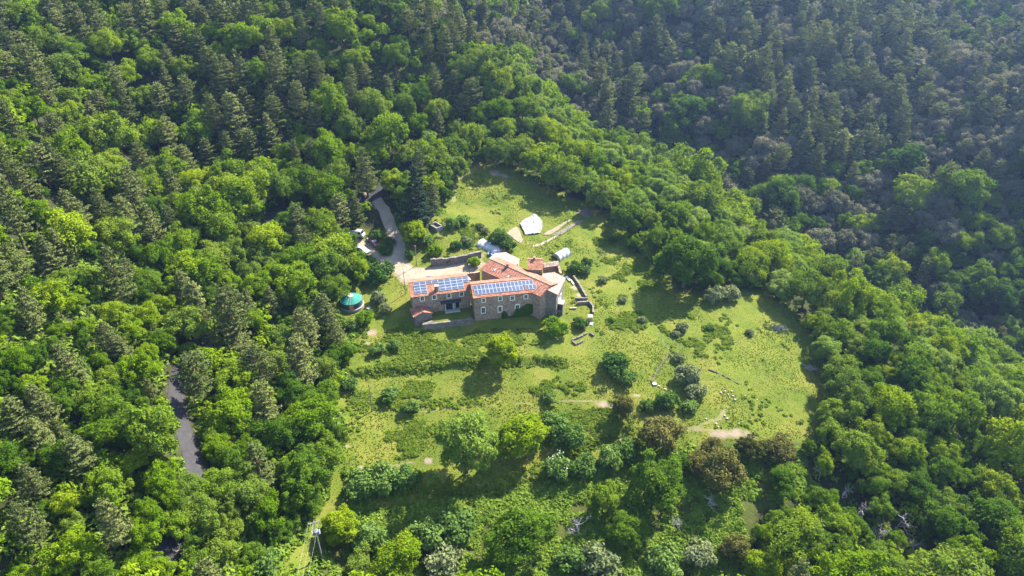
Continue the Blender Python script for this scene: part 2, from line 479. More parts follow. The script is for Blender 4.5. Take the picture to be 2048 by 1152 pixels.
m, nt, out = new_mat('asphalt')
b = nd(nt, 'ShaderNodeBsdfPrincipled'); b.inputs['Roughness'].default_value = .85; b.inputs['Specular IOR Level'].default_value = .2
n1 = nd(nt, 'ShaderNodeTexNoise', i_Scale=.8, i_Detail=8.0, i_Roughness=.7); nt.links.new(coords(nt), n1.inputs[0])
r = ramp(nt, [(.3, (.026, .025, .028)), (.55, (.038, .036, .038)), (.8, (.068, .062, .058))], n1.outputs[0]); nt.links.new(r.outputs[0], b.inputs['Base Color'])
nt.links.new(b.outputs[0], out.inputs[0]); M['asphalt'] = m
m, nt, out = new_mat('pale_dirt')
b = nd(nt, 'ShaderNodeBsdfPrincipled'); b.inputs['Roughness'].default_value = .95; b.inputs['Specular IOR Level'].default_value = .1
cc = coords(nt)
n1 = nd(nt, 'ShaderNodeTexNoise', i_Scale=.35, i_Detail=8.0, i_Roughness=.65); nt.links.new(cc, n1.inputs[0])
n2 = nd(nt, 'ShaderNodeTexNoise', i_Scale=4.0, i_Detail=5.0, i_Roughness=.75); nt.links.new(cc, n2.inputs[0])
r = ramp(nt, [(.25, (.16, .132, .09)), (.42, (.26, .208, .155)), (.7, (.35, .29, .222))], n1.outputs[0])
r2 = ramp(nt, [(.3, (.7, .68, .64)), (.7, (1.2, 1.2, 1.2))], n2.outputs[0])
mm = nd(nt, 'ShaderNodeMix', data_type='RGBA', blend_type='MULTIPLY'); mm.inputs[0].default_value = 1
nt.links.new(r.outputs[0], mm.inputs[6]); nt.links.new(r2.outputs[0], mm.inputs[7]); nt.links.new(mm.outputs[2], b.inputs['Base Color'])
bp = nd(nt, 'ShaderNodeBump', i_Strength=.5, i_Distance=.1); nt.links.new(n2.outputs[0], bp.inputs['Height']); nt.links.new(bp.outputs[0], b.inputs['Normal'])
nt.links.new(b.outputs[0], out.inputs[0]); M['dirt'] = m

# ------------------------------------------------------------------ ground sheet
SOIL = [(1207, 808, 3.4), (1222, 812, 2), (1470, 868, 4.2), (1430, 867, 3), (1500, 872, 3.2), (1450, 866, 3.4), (855, 920, 1.7), (722, 938, 1.6), (697, 892, 1.5), (690, 862, 1.2), (740, 665, 3), (735, 690, 2), (1060, 968, 3), (1555, 655, 1.6), (1305, 770, 1.0), (1275, 792, 1.0), (1380, 855, 1.2), (735, 388, 3.5), (750, 415, 3), (1165, 422, 2.6), (985, 505, 3.5), (960, 512, 3), (880, 470, 2), (1152, 575, 3), (1158, 590, 2), (990, 345, 5), (1010, 352, 4), (940, 375, 2), (1240, 880, 1.2), (1215, 800, 1.2)]
soil = np.zeros(GX.shape)
for u, v, r_ in SOIL:
    x, y, _ = G(u, v)
    soil = np.maximum(soil, 1 - smooth(np.hypot(GX - x, (GY - y) * 1.2) + 2.2 * (noise(GX, GY, 2.6, 56, 3) - .5), r_ * .1, r_ * .95))
PATHS = [W_('1210,812 1290,800 1390,860 1440,860'), W_('1375,860 1440,835 1460,800 1478,770'), W_('700,950 760,935 860,920'), W_('740,1040 830,1020 900,985 960,972'), W_('1310,660 1350,720 1400,760 1478,770'), W_('780,830 900,815 1050,805 1200,800')]
for pth in PATHS:
    soil = np.maximum(soil, .66 * (1 - smooth(seg_dist(GX, GY, pth) + 1.2 * (noise(GX, GY, 4, 55, 2) - .5), .0, .8)))
soil = np.maximum(soil, 1 - smooth(yd, .3, 1.6))
soil = np.maximum(soil, (1 - smooth(seg_dist(GX, GY, FTRACK), .4, 1.6)) * .6)
soil = np.maximum(soil, .45 * (1 - smooth(rd, 2.2, 3.6)))
mw = np.where(meadow, 1.0, 0.0)
mdist = seg_dist(GX, GY, MEADOW + MEADOW[:1])
mw = np.where(meadow, 1.0, np.clip(1 - mdist / 3.0, 0, 1) * .8)
mw = np.where(in_poly(GX, GY, SCRUB), np.maximum(mw, .35), mw)
mw = np.where(noise(GX, GY, 7, 21, 2) < .42, np.minimum(mw, .92), mw)
nx, ny = len(XS), len(YS)
ii = (np.arange(ny - 1)[:, None] * nx + np.arange(nx - 1)[None]).ravel()
faces = np.stack([ii, ii + 1, ii + nx + 1, ii + nx], 1)
ter = mesh_np('terrain', np.stack([GX.ravel(), GY.ravel(), HZ.ravel()], 1), faces, M['ground'], {'meadow': mw.ravel(), 'soil': soil.ravel()}, smooth_shade=True)
tag(link('terrain', ter), kind='structure')

def ribbon(name, line, width, mat, lift=.06, step=1.0, crown=0.0, wob=0.0, smooth_n=6):
    p = np.array(line); seg = np.r_[0, np.cumsum(np.hypot(*np.diff(p, axis=0).T))]
    s = np.linspace(0, seg[-1], max(4, int(seg[-1] / step)))
    q = np.stack([np.interp(s, seg, p[:, 0]), np.interp(s, seg, p[:, 1])], 1)
    for _ in range(smooth_n):
        q[1:-1] = (q[:-2] + 2 * q[1:-1] + q[2:]) / 4
    d = np.gradient(q, axis=0); d /= np.linalg.norm(d, axis=1)[:, None]
    nrm = np.stack([-d[:, 1], d[:, 0]], 1)
    K = 7
    vs = []
    for k in range(K):
        w = (k / (K - 1) - .5) * width
        ww = w + (wob * (noise(s, s * 0 + k * 9, 2.2, 5, 3) - .5) if k in (0, K - 1) else 0)
        xy = q + nrm * np.reshape(ww, (-1, 1))
        vs.append(np.c_[xy, h(xy[:, 0], xy[:, 1]) + lift - (0.03 if k in (0, K - 1) else 0)])
    V = np.stack(vs, 1).reshape(-1, 3)
    i = (np.arange(len(q) - 1)[:, None] * K + np.arange(K - 1)[None]).ravel()
    return tag(link(name, mesh_np(name, V, np.stack([i + K, i + K + 1, i + 1, i], 1), mat, smooth_shade=True)), kind='structure')

def sheet(name, poly, mat, lift=.05, step=.9, wob=.5, cell=1.2, kind='structure', bumps=0.0, seed=1):
    p = np.array(poly + poly[:1]); seg = np.r_[0, np.cumsum(np.hypot(*np.diff(p, axis=0).T))]
    s = np.linspace(0, seg[-1], int(seg[-1] / step), endpoint=False)
    q = np.stack([np.interp(s, seg, p[:, 0]), np.interp(s, seg, p[:, 1])], 1)
    q += np.stack([noise(q[:, 0], q[:, 1], 1.7, seed, 2) - .5, noise(q[:, 0], q[:, 1], 1.7, seed + 5, 2) - .5], 1) * wob * 2
    lo, hi = q.min(0), q.max(0)
    gx, gy = np.meshgrid(np.arange(lo[0], hi[0], cell), np.arange(lo[1], hi[1], cell))
    inner = in_poly(gx, gy, [tuple(t) for t in q]) & (seg_dist(gx, gy, [tuple(t) for t in q] + [tuple(q[0])]) > cell * .5)
    g = np.stack([gx[inner], gy[inner]], 1)
    allp = [Vector(t) for t in np.concatenate([q, g])]
    n = len(q)
    co, _, fs, *_ = geometry.delaunay_2d_cdt(allp, [(i, (i + 1) % n) for i in range(n)], [], 0, 1e-4)
    co = np.array([tuple(c) for c in co])
    cen = [co[list(f)].mean(0) for f in fs]
    ok = in_poly([c[0] for c in cen], [c[1] for c in cen], [tuple(t) for t in q])
    fs = [f for f, k in zip(fs, ok) if k]
    z = h(co[:, 0], co[:, 1]) + lift + bumps * noise(co[:, 0], co[:, 1], 1.1, 4, 3)
    me = mesh_np(name, np.c_[co, z], np.array(fs), mat, smooth_shade=True)
    o = link(name, me)
    return tag(o, kind=kind) if kind else o

ribbon('road', ROAD, 2.9, M['asphalt'], lift=.08, smooth_n=30)
ribbon('road', ROAD_UP, 3.3, M['asphalt'], lift=.08)
ribbon('track', TRACK, 3.6, M['dirt'], lift=.06, wob=.9)
sheet('dirt_yard', YARD, M['dirt'])

# ------------------------------------------------------------------ plants: crowns of small leaf faces
def unit(v):
    return v / (np.linalg.norm(v, axis=-1, keepdims=True) + 1e-9)

def leaf_quads(p, n, size, r, aspect=1.6, tri=False):
    """one leaf spray per point: a small rhombic face with normal n"""
    k = len(p)
    n = unit(n)
    t = unit(np.cross(n, unit(r.normal(size=(k, 3)))))
    b = np.cross(n, t)
    s = (np.asarray(size) * r.uniform(.7, 1.35, k))[:, None]
    if tri:
        V = np.stack([p - t * s * .9 - b * s * .6, p + t * s * .9 - b * s * .6, p + b * s * .95], 1).reshape(-1, 3)
        return V, np.arange(3 * k).reshape(-1, 3)
    bend = n * s * .25
    V = np.stack([p - t * s * aspect * .62 - bend, p - b * s * .6, p + t * s * aspect * .62 - bend, p + b * s * .6], 1).reshape(-1, 3)
    return V, np.arange(4 * k).reshape(-1, 4)

def clump_crown(seed, R, Hc, Rz, nclump, per, leaf, cr=(.24, .40), lobes=.25, flat=.8, low=-.55, fill=350, tri=False, upw=.45, hole=.0):
    """rounded crown: leaf clumps on branch ends over an uneven dome"""
    r = np.random.default_rng(seed)
    ph = r.uniform(0, 6.28, 6)
    C, CR, CT = [], [], []
    k = 0
    while len(C) < nclump:
        k += 1
        i = len(C)
        z = 1 - (i + r.uniform(.2, .8)) / nclump * (1 - low)
        a = i * 2.399963 + r.normal() * .35
        q = math.sqrt(max(0, 1 - z * z))
        d = np.array([q * math.cos(a), q * math.sin(a), z])
        lob = 1 + lobes * (math.sin(2 * a + ph[0]) * .5 + math.sin(3 * a + ph[1] + z * 2) * .5 + math.sin(5 * z + 2 * a + ph[2]) * .35 + r.normal() * .35)
        rr = r.uniform(.66, .92) * lob
        if r.uniform() < .18: rr *= .62
        C.append(d * np.array([R, R, Rz]) * rr + [0, 0, Hc])
        CR.append(R * r.uniform(*cr) * (1.1 if z > .3 else .9)); CT.append(r.uniform())
    C, CR, CT = np.array(C), np.array(CR), np.array(CT)
    idx = np.repeat(np.arange(nclump), per)
    cd = unit((C - [0, 0, Hc]) / [R, R, Rz])
    d = unit(r.normal(size=(len(idx), 3)) + cd[idx] * .75 + np.array([0, 0, upw]))
    sub = 1 + .16 * np.sin(d[:, 0] * 7 + idx) * np.cos(d[:, 1] * 6 + idx * 2.1)
    p = C[idx] + d * (CR[idx] * r.uniform(.62, 1.08, len(idx)) * sub)[:, None] * np.array([1, 1, flat])
    n = d * .8 + np.array([0, 0, .45]) + r.normal(size=d.shape) * .55
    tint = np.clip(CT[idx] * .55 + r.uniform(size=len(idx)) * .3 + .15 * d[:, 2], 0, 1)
    # stray sprays that break the outline
    ns = max(4, nclump * per // 14)
    j = r.integers(0, len(p), ns)
    ps = p[j] + d[j] * (CR[idx[j]] * r.uniform(.1, .4, ns))[:, None]
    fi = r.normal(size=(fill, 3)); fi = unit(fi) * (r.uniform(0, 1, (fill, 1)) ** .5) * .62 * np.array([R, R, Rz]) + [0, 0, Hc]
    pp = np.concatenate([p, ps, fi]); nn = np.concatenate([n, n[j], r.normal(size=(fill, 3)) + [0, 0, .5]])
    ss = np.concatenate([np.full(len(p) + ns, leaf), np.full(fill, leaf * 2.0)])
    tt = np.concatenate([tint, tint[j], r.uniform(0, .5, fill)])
    V, F = leaf_quads(pp, nn, ss, r, tri=tri)
    return V, F, np.repeat(tt, F.shape[1]), C

def pine_crown(seed, R, H, z0, layers, leaf, per=26, dome=.5, droop=.1, tri=False, nb=(6, 9)):
    """conifer: whorls of branches carrying needle tufts, narrowing to the top"""
    r = np.random.default_rng(seed)
    P_, N_, T_ = [], [], []
    tips = []
    for L in range(layers):
        f = (L + r.uniform(-.25, .25)) / layers
        f = min(max(f, 0), .985)
        z = z0 + (H - z0) * f
        rad = R * ((1 - f) ** dome) * r.uniform(.85, 1.1) * (0.72 + .28 * min(1, f / .18))
        nbr = r.integers(*nb) if f < .8 else 5
        a0 = r.uniform(0, 6.28)
        for k in range(nbr):
            a = a0 + k * 6.283 / nbr + r.normal() * .22
            ln = max(.5, rad * r.uniform(.72, 1.15))
            tilt = .38 * f - droop + r.normal() * .08
            m = max(6, int(per * (ln / R) ** .8))
            s = r.uniform(.28, 1.03, m) ** .8
            base = np.array([math.cos(a), math.sin(a), 0])
            side = np.array([-math.sin(a), math.cos(a), 0])
            w = r.normal(size=m) * .20 * ln * (1.15 - s * .7)
            up = r.uniform(-.05, .42, m) * leaf * 2.4
            p = base * (ln * s)[:, None] + side * w[:, None] + np.array([0, 0, 1]) * (z + tilt * ln * s + .22 * ln * s * s + up)[:, None]
            P_.append(p)
            N_.append(np.array([0, 0, .9]) + base * .5 + r.normal(size=(m, 3)) * .6)
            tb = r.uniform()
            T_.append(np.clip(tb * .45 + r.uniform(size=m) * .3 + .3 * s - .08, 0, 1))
            tips.append((p[s.argmax()], z))
    top = r.normal(size=(max(10, per), 3)) * np.array([.22 * R * .5, .22 * R * .5, .35]) + [0, 0, H - .25]
    P_.append(top); N_.append(r.normal(size=top.shape) + [0, 0, .6]); T_.append(r.uniform(.3, .9, len(top)))
    p, n, t = np.concatenate(P_), np.concatenate(N_), np.concatenate(T_)
    V, F = leaf_quads(p, n, np.full(len(p), leaf), r, aspect=2.1, tri=tri)
    return V, F, np.repeat(t, F.shape[1]), tips

def trunk_mesh(name, mat, H, r0, limbs, seed, n=7):
    r = np.random.default_rng(seed)
    mb = MB()
    q = [np.array([0, 0, -1.2])]
    for k in range(1, 6):
        q.append(np.array([r.normal() * .06 * H * .12 * k, r.normal() * .06 * H * .12 * k, H * k / 5]))
    mb.tube(q, [r0 * 1.35] + [r0 * (1 - .17 * k) for k in range(1, 6)], n)
    for tip, zb in limbs:
        f = min(max(zb / H, .15), .95)
        b = q[0] + (q[-1] - q[0]) * f
        b[2] = zb
        mid = b * .45 + np.asarray(tip) * .55 + [0, 0, -.08 * np.linalg.norm(np.asarray(tip) - b)]
        mb.tube([b, mid, tip], [r0 * .42 * (1.1 - f * .5), r0 * .26, r0 * .07], 4, cap=False)
    return mb.mesh(name, mat)

PROTO = {}       # kind -> list of (crown mesh, trunk mesh), nominal radius, crown-centre height
LOD = {}         # kind -> list of (V, F, tint)
def add_broad(kind, n, R, Hc, Rz, nclump, per, leaf, matk, seed, **kw):
    L = []; lo = []
    lodkw = {k: v for k, v in kw.items() if k not in ('fill',)}
    for i in range(n):
        V, F, t, C = clump_crown(seed + i, R, Hc, Rz, nclump, per, leaf, **kw)
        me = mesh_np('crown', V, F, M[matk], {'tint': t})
        up = [c for c in C if c[2] > Hc * .7][::3][:7]
        tr = trunk_mesh('trunk', M['bark'], Hc + Rz * .35, R * .055, [(c * .9 + np.array([0, 0, Hc]) * .1, Hc * (.45 + .1 * (j % 4))) for j, c in enumerate(up)], seed + i)
        L.append((me, tr))
    for i in range(5):
        fine = i < 3
        V, F, t, C = clump_crown(seed + 50 + i, R, Hc, Rz, max(10, int(nclump * (.75 if fine else .35))), 46 if fine else 16, leaf * (1.75 if fine else 3.2), tri=True, fill=60 if fine else 16, cr=(.26, .40), **{k: v for k, v in lodkw.items() if k != 'cr'})
        lo.append((V, F, t))
    PROTO[kind] = (L, R, Hc, Rz); LOD[kind] = lo
add_broad('c', 10, 5.0, 6.3, 4.5, 54, 190, .235, 'leaf_c', 100, lobes=.42, cr=(.15, .40))
add_broad('o', 6, 5.0, 6.2, 4.7, 56, 175, .235, 'leaf_o', 200, lobes=.38, cr=(.15, .38))
add_broad('a', 4, 5.0, 6.6, 4.7, 64, 230, .21, 'leaf_a', 300, cr=(.20, .32), lobes=.16)
add_broad('r', 2, 5.0, 6.2, 4.7, 60, 230, .235, 'leaf_c', 150, lobes=.14, cr=(.22, .36))
add_broad('h', 5, 3.2, 3.5, 2.9, 40, 140, .18, 'leaf_h', 400, lobes=.22, cr=(.25, .38))
add_broad('b', 4, 1.6, .95, 1.05, 20, 70, .17, 'leaf_b', 500, low=-.2, lobes=.2, cr=(.3, .46), fill=60)
PINE_R, PINE_H = 3.7, 12.5
L = []; lo = []
for i, (dome, R_, z0, lay) in enumerate([(.62, 3.7, 2.0, 12), (.5, 3.8, 2.6, 11), (.75, 3.6, 1.6, 13), (.42, 3.9, 3.5, 10), (.58, 3.6, 2.4, 11), (.38, 4.1, 4.4, 9)]):
    V, F, t, tips = pine_crown(600 + i, R_, PINE_H, z0, lay, .205, per=74, dome=dome)
    tr = trunk_mesh('trunk', M['pine_bark'], PINE_H * .96, .26, [(q, z) for q, z in tips[::4]][:22], 600 + i)
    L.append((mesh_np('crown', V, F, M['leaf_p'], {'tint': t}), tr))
    if i < 5:
        fine = i < 3
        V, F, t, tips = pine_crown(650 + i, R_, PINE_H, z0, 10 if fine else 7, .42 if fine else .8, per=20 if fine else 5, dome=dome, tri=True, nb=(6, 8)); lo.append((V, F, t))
PROTO['p'] = (L, PINE_R, 7.2, 5.0); LOD['p'] = lo
V, F, t, tips = pine_crown(700, 4.2, 16.0, 1.2, 18, .22, per=80, dome=.85, droop=.22)
PROTO['f'] = ([(mesh_np('crown', V, F, M['leaf_f'], {'tint': t}), trunk_mesh('trunk', M['bark'], 15, .3, [], 700))], 4.2, 7.0, 7.0)

def dead_mesh(seed, H=7.0):
    r = np.random.default_rng(seed); mb = MB()
    def grow(p, d, ln, rad, lev):
        n = 3; q = [p]; dd = d
        for k in range(n):
            dd = unit(dd + r.normal(size=3) * .22 + [0, 0, .06]); q.append(q[-1] + dd * ln / n)
        mb.tube(q, [rad * (1 - .2 * k) for k in range(n + 1)], 5 if lev < 2 else 4, cap=False)
        if lev < 4:
            for k in range(4 if lev == 0 else 3):
                b = q[1 + r.integers(0, 3)]
                grow(b, unit(dd + r.normal(size=3) * .75), ln * r.uniform(.5, .72), rad * .55, lev + 1)
    grow(np.array([0, 0, -.5]), np.array([.1, 0, 1.0]), H * .5, .2, 0)
    return mb.mesh('branches', M['dead_wood'])
DEAD = [dead_mesh(800 + i) for i in range(3)]

# ------------------------------------------------------------------ which tree stands where (crown centre and half width in the photograph)
TREES = '''
c658,495,44 c597,520,36 c593,567,40 c670,577,24 c567,597,22 c627,440,20 c457,353,32 c520,357,32 c483,403,46 c405,427,42 c603,360,32 c663,387,36 c680,357,26 c787,360,24 c827,462,24
c447,460,35 c527,480,34 c457,505,28 c520,513,25 c400,543,38 c457,567,22 c393,660,22 f832,398,38 p730,345,28 p593,432,26
p490,593,22 p537,600,24 p640,617,34 p610,653,34 p673,663,22 p457,637,38 p397,610,22 p247,427,32 p300,450,28 p197,410,24 p133,400,36 p23,437,36 p80,497,34 p123,504,30 c377,544,42 c320,520,28 c297,564,26 p253,537,18 p47,610,34 c113,607,34 c180,557,22 c223,624,24 p390,604,22 c373,650,36 p453,624,30 p480,677,28 p423,684,18 c377,697,22 p213,677,30 p240,694,22 p140,724,36 c30,730,30 c277,744,34 c113,667,16 c467,754,40 c293,711,22
p23,821,32 p87,805,34 p73,855,34 p123,865,18 p60,968,30 p63,1058,36 p233,1051,36 c213,818,38 c187,795,30 c296,868,54 c260,928,28 c213,968,36 c325,960,32 c372,975,28 c427,966,38 c462,828,44 c430,895,24 c490,908,30 c490,995,42 c405,1035,36 c290,1068,30 c280,1118,30 c140,1105,42 c147,1051,22 c200,1135,25 c133,1008,25 p307,788,22 d358,1100,26 c400,1131,30 o497,1105,25 c352,1042,30 c372,1005,26 c322,1140,26 c440,1110,34 c455,1050,30 c340,985,26
c609,845,46 c642,908,38 o602,955,50 c525,801,28 c525,1021,36 c679,1048,34 a932,893,56 c1040,865,46 c792,1115,42 c719,1140,32 o1035,1070,56
h1247,818,22 h1321,861,42 h1424,888,18 h1444,941,42 h1505,895,26 h1560,895,30 h1395,925,24 o1314,965,48 o1361,928,20 c1207,1001,30 d1157,1051,30 h1471,1095,26 c1524,1068,18 c1517,1128,30 o1250,1061,32 d1357,1048,20 d1417,998,24 o735,740,0
c1683,815,35 c1713,895,42 c1783,818,38 o1856,825,40 c1919,825,40 a1986,805,40 c1813,908,30 c1649,928,20 o1566,955,28 o1629,995,22 c1589,1068,48 c1626,1101,30 c1673,1051,34 o1676,1101,30 c1793,965,26 o1829,975,32 d1723,1021,24 d1803,1035,32 d1736,1101,24 c1896,1021,32 o1889,1061,40 c1986,981,34 o1979,1041,48 c1926,955,22 h2019,895,28 c1783,1128,24 c1556,1138,26 c1750,860,26 d1850,1050,26 d1760,1062,26 d1830,1090,24 d1690,985,20 d1870,1000,22 d1780,1000,22 d1640,945,18
c1613,581,36 c1556,507,30 c1603,501,32 c1653,557,34 c1666,617,30 c1653,641,26 c1669,671,28 c1709,684,30 o1766,671,34 a1736,597,28 c1783,551,28 c1753,627,30 c1809,587,26 a1709,524,22 c1869,661,32 a1933,674,22 a1966,684,22 a1916,651,18 a2013,711,22 c1683,751,35 o1743,704,32 c1829,714,34 c1886,701,32 c1936,707,30
o1374,523,50 a1467,486,24 c1204,396,26 a1271,403,26 o1257,436,30 c1297,443,24 c1324,406,22 o1351,440,30 o1314,483,25 a1311,379,22 a1334,353,22 a1351,326,26 a1334,313,22 a1291,329,20 a1214,323,20 a1227,303,20 a1244,329,16 h1394,379,22 h1451,426,24 h1407,423,14 a1357,396,18 a1386,406,14
c1134,353,36 c1151,316,30 c1084,316,36 c1037,296,30 c1117,290,26 c1237,356,24 c1277,363,22 c1414,463,22 c1504,523,34 c1524,489,28 o1440,540,24
c607,117,22 c655,123,20 c705,130,22 c662,207,38 c742,217,30 c699,257,28 c775,262,40 c742,275,22 c809,220,22 c875,220,24 c832,247,22 a855,273,18 c812,303,24 c875,320,34 c912,302,26 c942,280,24 c992,305,26 c655,307,36 c605,283,28 c572,307,20 c602,353,28 c745,307,26 c525,357,30
p642,153,22 p599,150,20 p699,160,20 p729,143,18 p769,160,18 p872,157,18 p909,167,14 p945,187,24 p925,213,18 p595,200,24 p629,243,24 p555,220,28 p542,260,28 p838,335,22
c935,140,20 c972,157,24 c1005,173,24 c979,187,22 c995,217,26 c1012,247,26 c955,232,20 c1045,215,24 c1060,255,26 c1090,262,24 c1040,180,22
c400,70,22 c430,68,20 c370,135,24 c213,325,30 c218,255,26 c165,265,24 c140,230,24 c290,365,24 c455,350,26 c380,375,24 c310,265,30 c345,270,22 c395,235,22 c180,165,22 c140,110,28 c65,75,22 c215,90,26 c300,120,24 c255,150,22 c205,185,20 c70,165,18 c440,100,22
p280,310,24 p362,315,24 p410,300,24 p455,300,20 p75,310,36 p115,330,30 p45,355,30 p195,200,22 p250,205,24 p335,165,20 p370,190,26 p60,120,28 p85,140,30 p335,110,18 p455,140,22 p465,215,34 p490,205,28 p290,30,32 p350,60,24 p395,85,26 p180,20,28 p105,20,28 p450,35,30 p110,270,26 p25,250,26 p125,350,26 p90,180,22 p410,35,24
p1130,42,18 p1045,20,20 p1070,28,22 p1270,85,22 p1310,70,22 p1165,90,18 p1415,85,20 p1480,125,18 p1505,120,16 p1215,180,24 p1260,180,26 p1215,240,22 p1240,135,16 p1690,90,22 p1720,110,24 p1740,150,26 p1800,200,26 p1850,150,24 p1855,190,22 p1790,130,22 p1820,30,26 p1850,50,26 p1685,285,18 p1635,320,20 p1735,225,26 p1580,180,26 p1620,150,24 p1660,210,20 p1590,215,20 p1700,160,22 p1760,440,18 p1800,490,16 p1640,80,28 p1545,170,26 p1870,370,18 p2030,325,22 p1600,35,22 p1700,25,24 p1560,250,20 p1330,250,16 p1800,365,18
h1460,215,22 h1405,250,24 h1390,180,22 h1350,150,20 h1430,190,18 h1880,190,20 h1920,130,24 h1960,130,24 h1985,180,24 h2020,160,24 h1920,230,22 h1975,270,22 h2010,290,30 h1930,270,20 h1880,260,22 h1760,360,20 h1910,350,24 h1850,440,22 h1710,425,20 h1740,420,16 h1890,420,22 h1500,330,26 h1440,330,24 h1470,300,20 h1560,300,22 h1975,100,20 h2030,240,22
c1660,380,20 c1555,370,24 c1500,200,20 c1310,30,22 c1200,25,22 c1175,45,18 c1960,440,24 c1985,400,18 c1930,480,24 o1960,560,34 o2010,600,34 o1900,570,28 c1870,530,24 o1850,480,22 c1690,450,18 o1600,440,22 a2015,655,20 h1870,590,22 a1330,390,14 o2040,540,30 c2000,480,24'''
KOF, TU, TV, TR = [], [], [], []
for w in TREES.split():
    u_, v_, r_ = (float(q) for q in w[1:].split(','))
    if r_ < 5: continue
    KOF.append(w[0]); TU.append(u_); TV.append(v_); TR.append(r_)
HCF = {'c': 6.3 / 5, 'o': 6.2 / 5, 'a': 6.6 / 5, 'h': 3.5 / 3.2, 'p': 7.2 / 3.7, 'f': 7 / 4.2, 'd': .9, 'b': .55}
RMAX = {'c': 8.5, 'o': 8.5, 'a': 8.5, 'h': 6.0, 'p': 6.2, 'f': 7, 'd': 5}
lift = np.array([HCF[k] * r / FPX for k, r in zip(KOF, TR)])
xy, t = hit(HZ, np.array(TU), np.array(TV), lift)
INST = []        # kind, x, y, radius, named
for k, (x, y), tt, r in zip(KOF, xy, t, TR):
    INST.append([k, x, y, min(r * tt / FPX, RMAX[k]), True])

# ---- fill the woods between them
KEEP = [PX(s) for s in ('903,400 906,372 925,347 960,330 985,330 1030,343 1100,378 1170,408 1225,440 1262,500 1335,560 1345,590 1400,590 1460,575 1530,580 1600,640 1643,720 1645,800 1612,878 1530,888 1440,880 1300,910 1120,965 1000,1005 900,1005 730,1045 650,1030 664,930 690,860 668,800 690,740 722,660 690,640 660,625 682,575 745,568 770,545 700,482 712,462 740,450 752,388 775,388 806,450 860,425 893,420',
        '366,724 346,760 344,810 356,870 380,940 404,940 388,880 370,820 366,770 374,730', '520,415 560,410 560,440 520,440', '655,1030 600,1030 540,1152 1480,1152 1500,1030 1640,980 1620,900 1300,905 1000,1005')]
MASK = np.zeros((144, 256), bool)
mu, mv = np.meshgrid(np.arange(256) * 8 + 4, np.arange(144) * 8 + 4)
for k in KEEP: MASK |= in_poly(mu, mv, k)
REG = [  # photo zone of the crown, odds of each kind, spacing in metres
    (PX('0,0 820,0 985,110 965,200 900,225 830,180 700,180 640,260 540,330 430,290 330,60 120,70 0,220'), 'ppppcc', 6.3),
    (PX('0,220 120,70 330,60 430,290 540,330 500,700 320,720 0,760'), 'ppccccc', 6.4),
    (PX('0,760 320,720 480,800 300,1152 0,1152'), 'pcccc', 6.6),
    (PX('985,110 1180,240 1380,330 1500,470 1700,560 1900,640 2048,730 2048,800 1640,700 1500,560 1300,500 1100,360 930,330 900,225'), 'cccaca', 6.2),
    (PX('985,110 820,0 1400,0 1400,120 1300,300 1180,240'), 'pphhhhc', 6.0),
    (PX('1400,0 1820,0 1820,300 1700,330 1500,260 1400,120'), 'ppppphh', 6.4),
    (PX('1820,0 2048,0 2048,400 1820,380'), 'pphhhop', 5.8),
    (PX('1300,300 1500,260 1820,300 1850,480 1900,640 1500,470'), 'hhppohc', 6.0),
    (PX('1850,400 2048,400 2048,730 1900,640'), 'ooch', 6.0),
    (PX('1640,700 2048,800 2048,1152 1480,1152 1640,980'), 'cccoood', 6.2)]
r = np.random.default_rng(11)
cand = np.stack([r.uniform(-210, 300, 30000), r.uniform(62, 450, 30000)], 1)
cz = h(cand[:, 0], cand[:, 1])
cu, cv, cd_ = project(cand[:, 0], cand[:, 1], cz + 6)
ok = (cu > -140) & (cu < 2190) & (cv > -130) & (cv < 1260)
ok &= ~in_poly(cand[:, 0], cand[:, 1], MEADOW) & ~in_poly(cand[:, 0], cand[:, 1], SCRUB) & (seg_dist(cand[:, 0], cand[:, 1], ROAD) > 4.2) & (seg_dist(cand[:, 0], cand[:, 1], ROAD_UP) > 4.2) & (seg_dist(cand[:, 0], cand[:, 1], TRACK) > 4) & ~in_poly(cand[:, 0], cand[:, 1], YARD)
REGI = np.full(len(cand), -1)
for q, (poly, ks, s_) in enumerate(REG):
    REGI = np.where((REGI < 0) & in_poly(cu, cv, poly), q, REGI)
cell = {}
def near(x, y, rr):
    i, j = int(x // 8), int(y // 8)
    for a in (-1, 0, 1):
        for b_ in (-1, 0, 1):
            for (X, Y, R_) in cell.get((i + a, j + b_), ()):
                if (X - x) ** 2 + (Y - y) ** 2 < max(rr, R_) ** 2: return True
    return False
for k, x, y, rr, _ in INST: cell.setdefault((int(x // 8), int(y // 8)), []).append((x, y, rr * .80))
fills = 0
for i in np.nonzero(ok)[0]:
    x, y = cand[i]
    kinds, sp = 'ccpo', 6.2
    if REGI[i] >= 0: kinds, sp = REG[REGI[i]][1:]
    k = kinds[r.integers(0, len(kinds))]
    rr = {'c': 2.4 + 4.2 * r.uniform() ** 1.5, 'o': 2.4 + 3.8 * r.uniform() ** 1.4, 'a': r.uniform(3, 4.5), 'p': r.uniform(3.0, 4.6), 'h': r.uniform(2.5, 4.3), 'd': r.uniform(2, 3)}[k]
    if x > 60 and y > 250: rr *= 1.45
    if near(x, y, sp * .56 + rr * .5): continue
    hc = HCF[k] * rr
    uu, vv, dd = project(x, y, cz[i] + hc)
    rp = rr * FPX / dd
    a0, a1, b0, b1 = int((uu - rp * .7) // 8), int((uu + rp * .7) // 8) + 1, int((vv - rp) // 8), int((vv + rp) // 8) + 1
    sub = MASK[max(b0, 0):max(b1, 0), max(a0, 0):max(a1, 0)]
    # a crown that would hide the open ground from the air does not stand there
    if sub.size and sub.mean() > .12: continue
    INST.append([k, x, y, rr, False]); cell.setdefault((int(x // 8), int(y // 8)), []).append((x, y, sp * .5))
    fills += 1

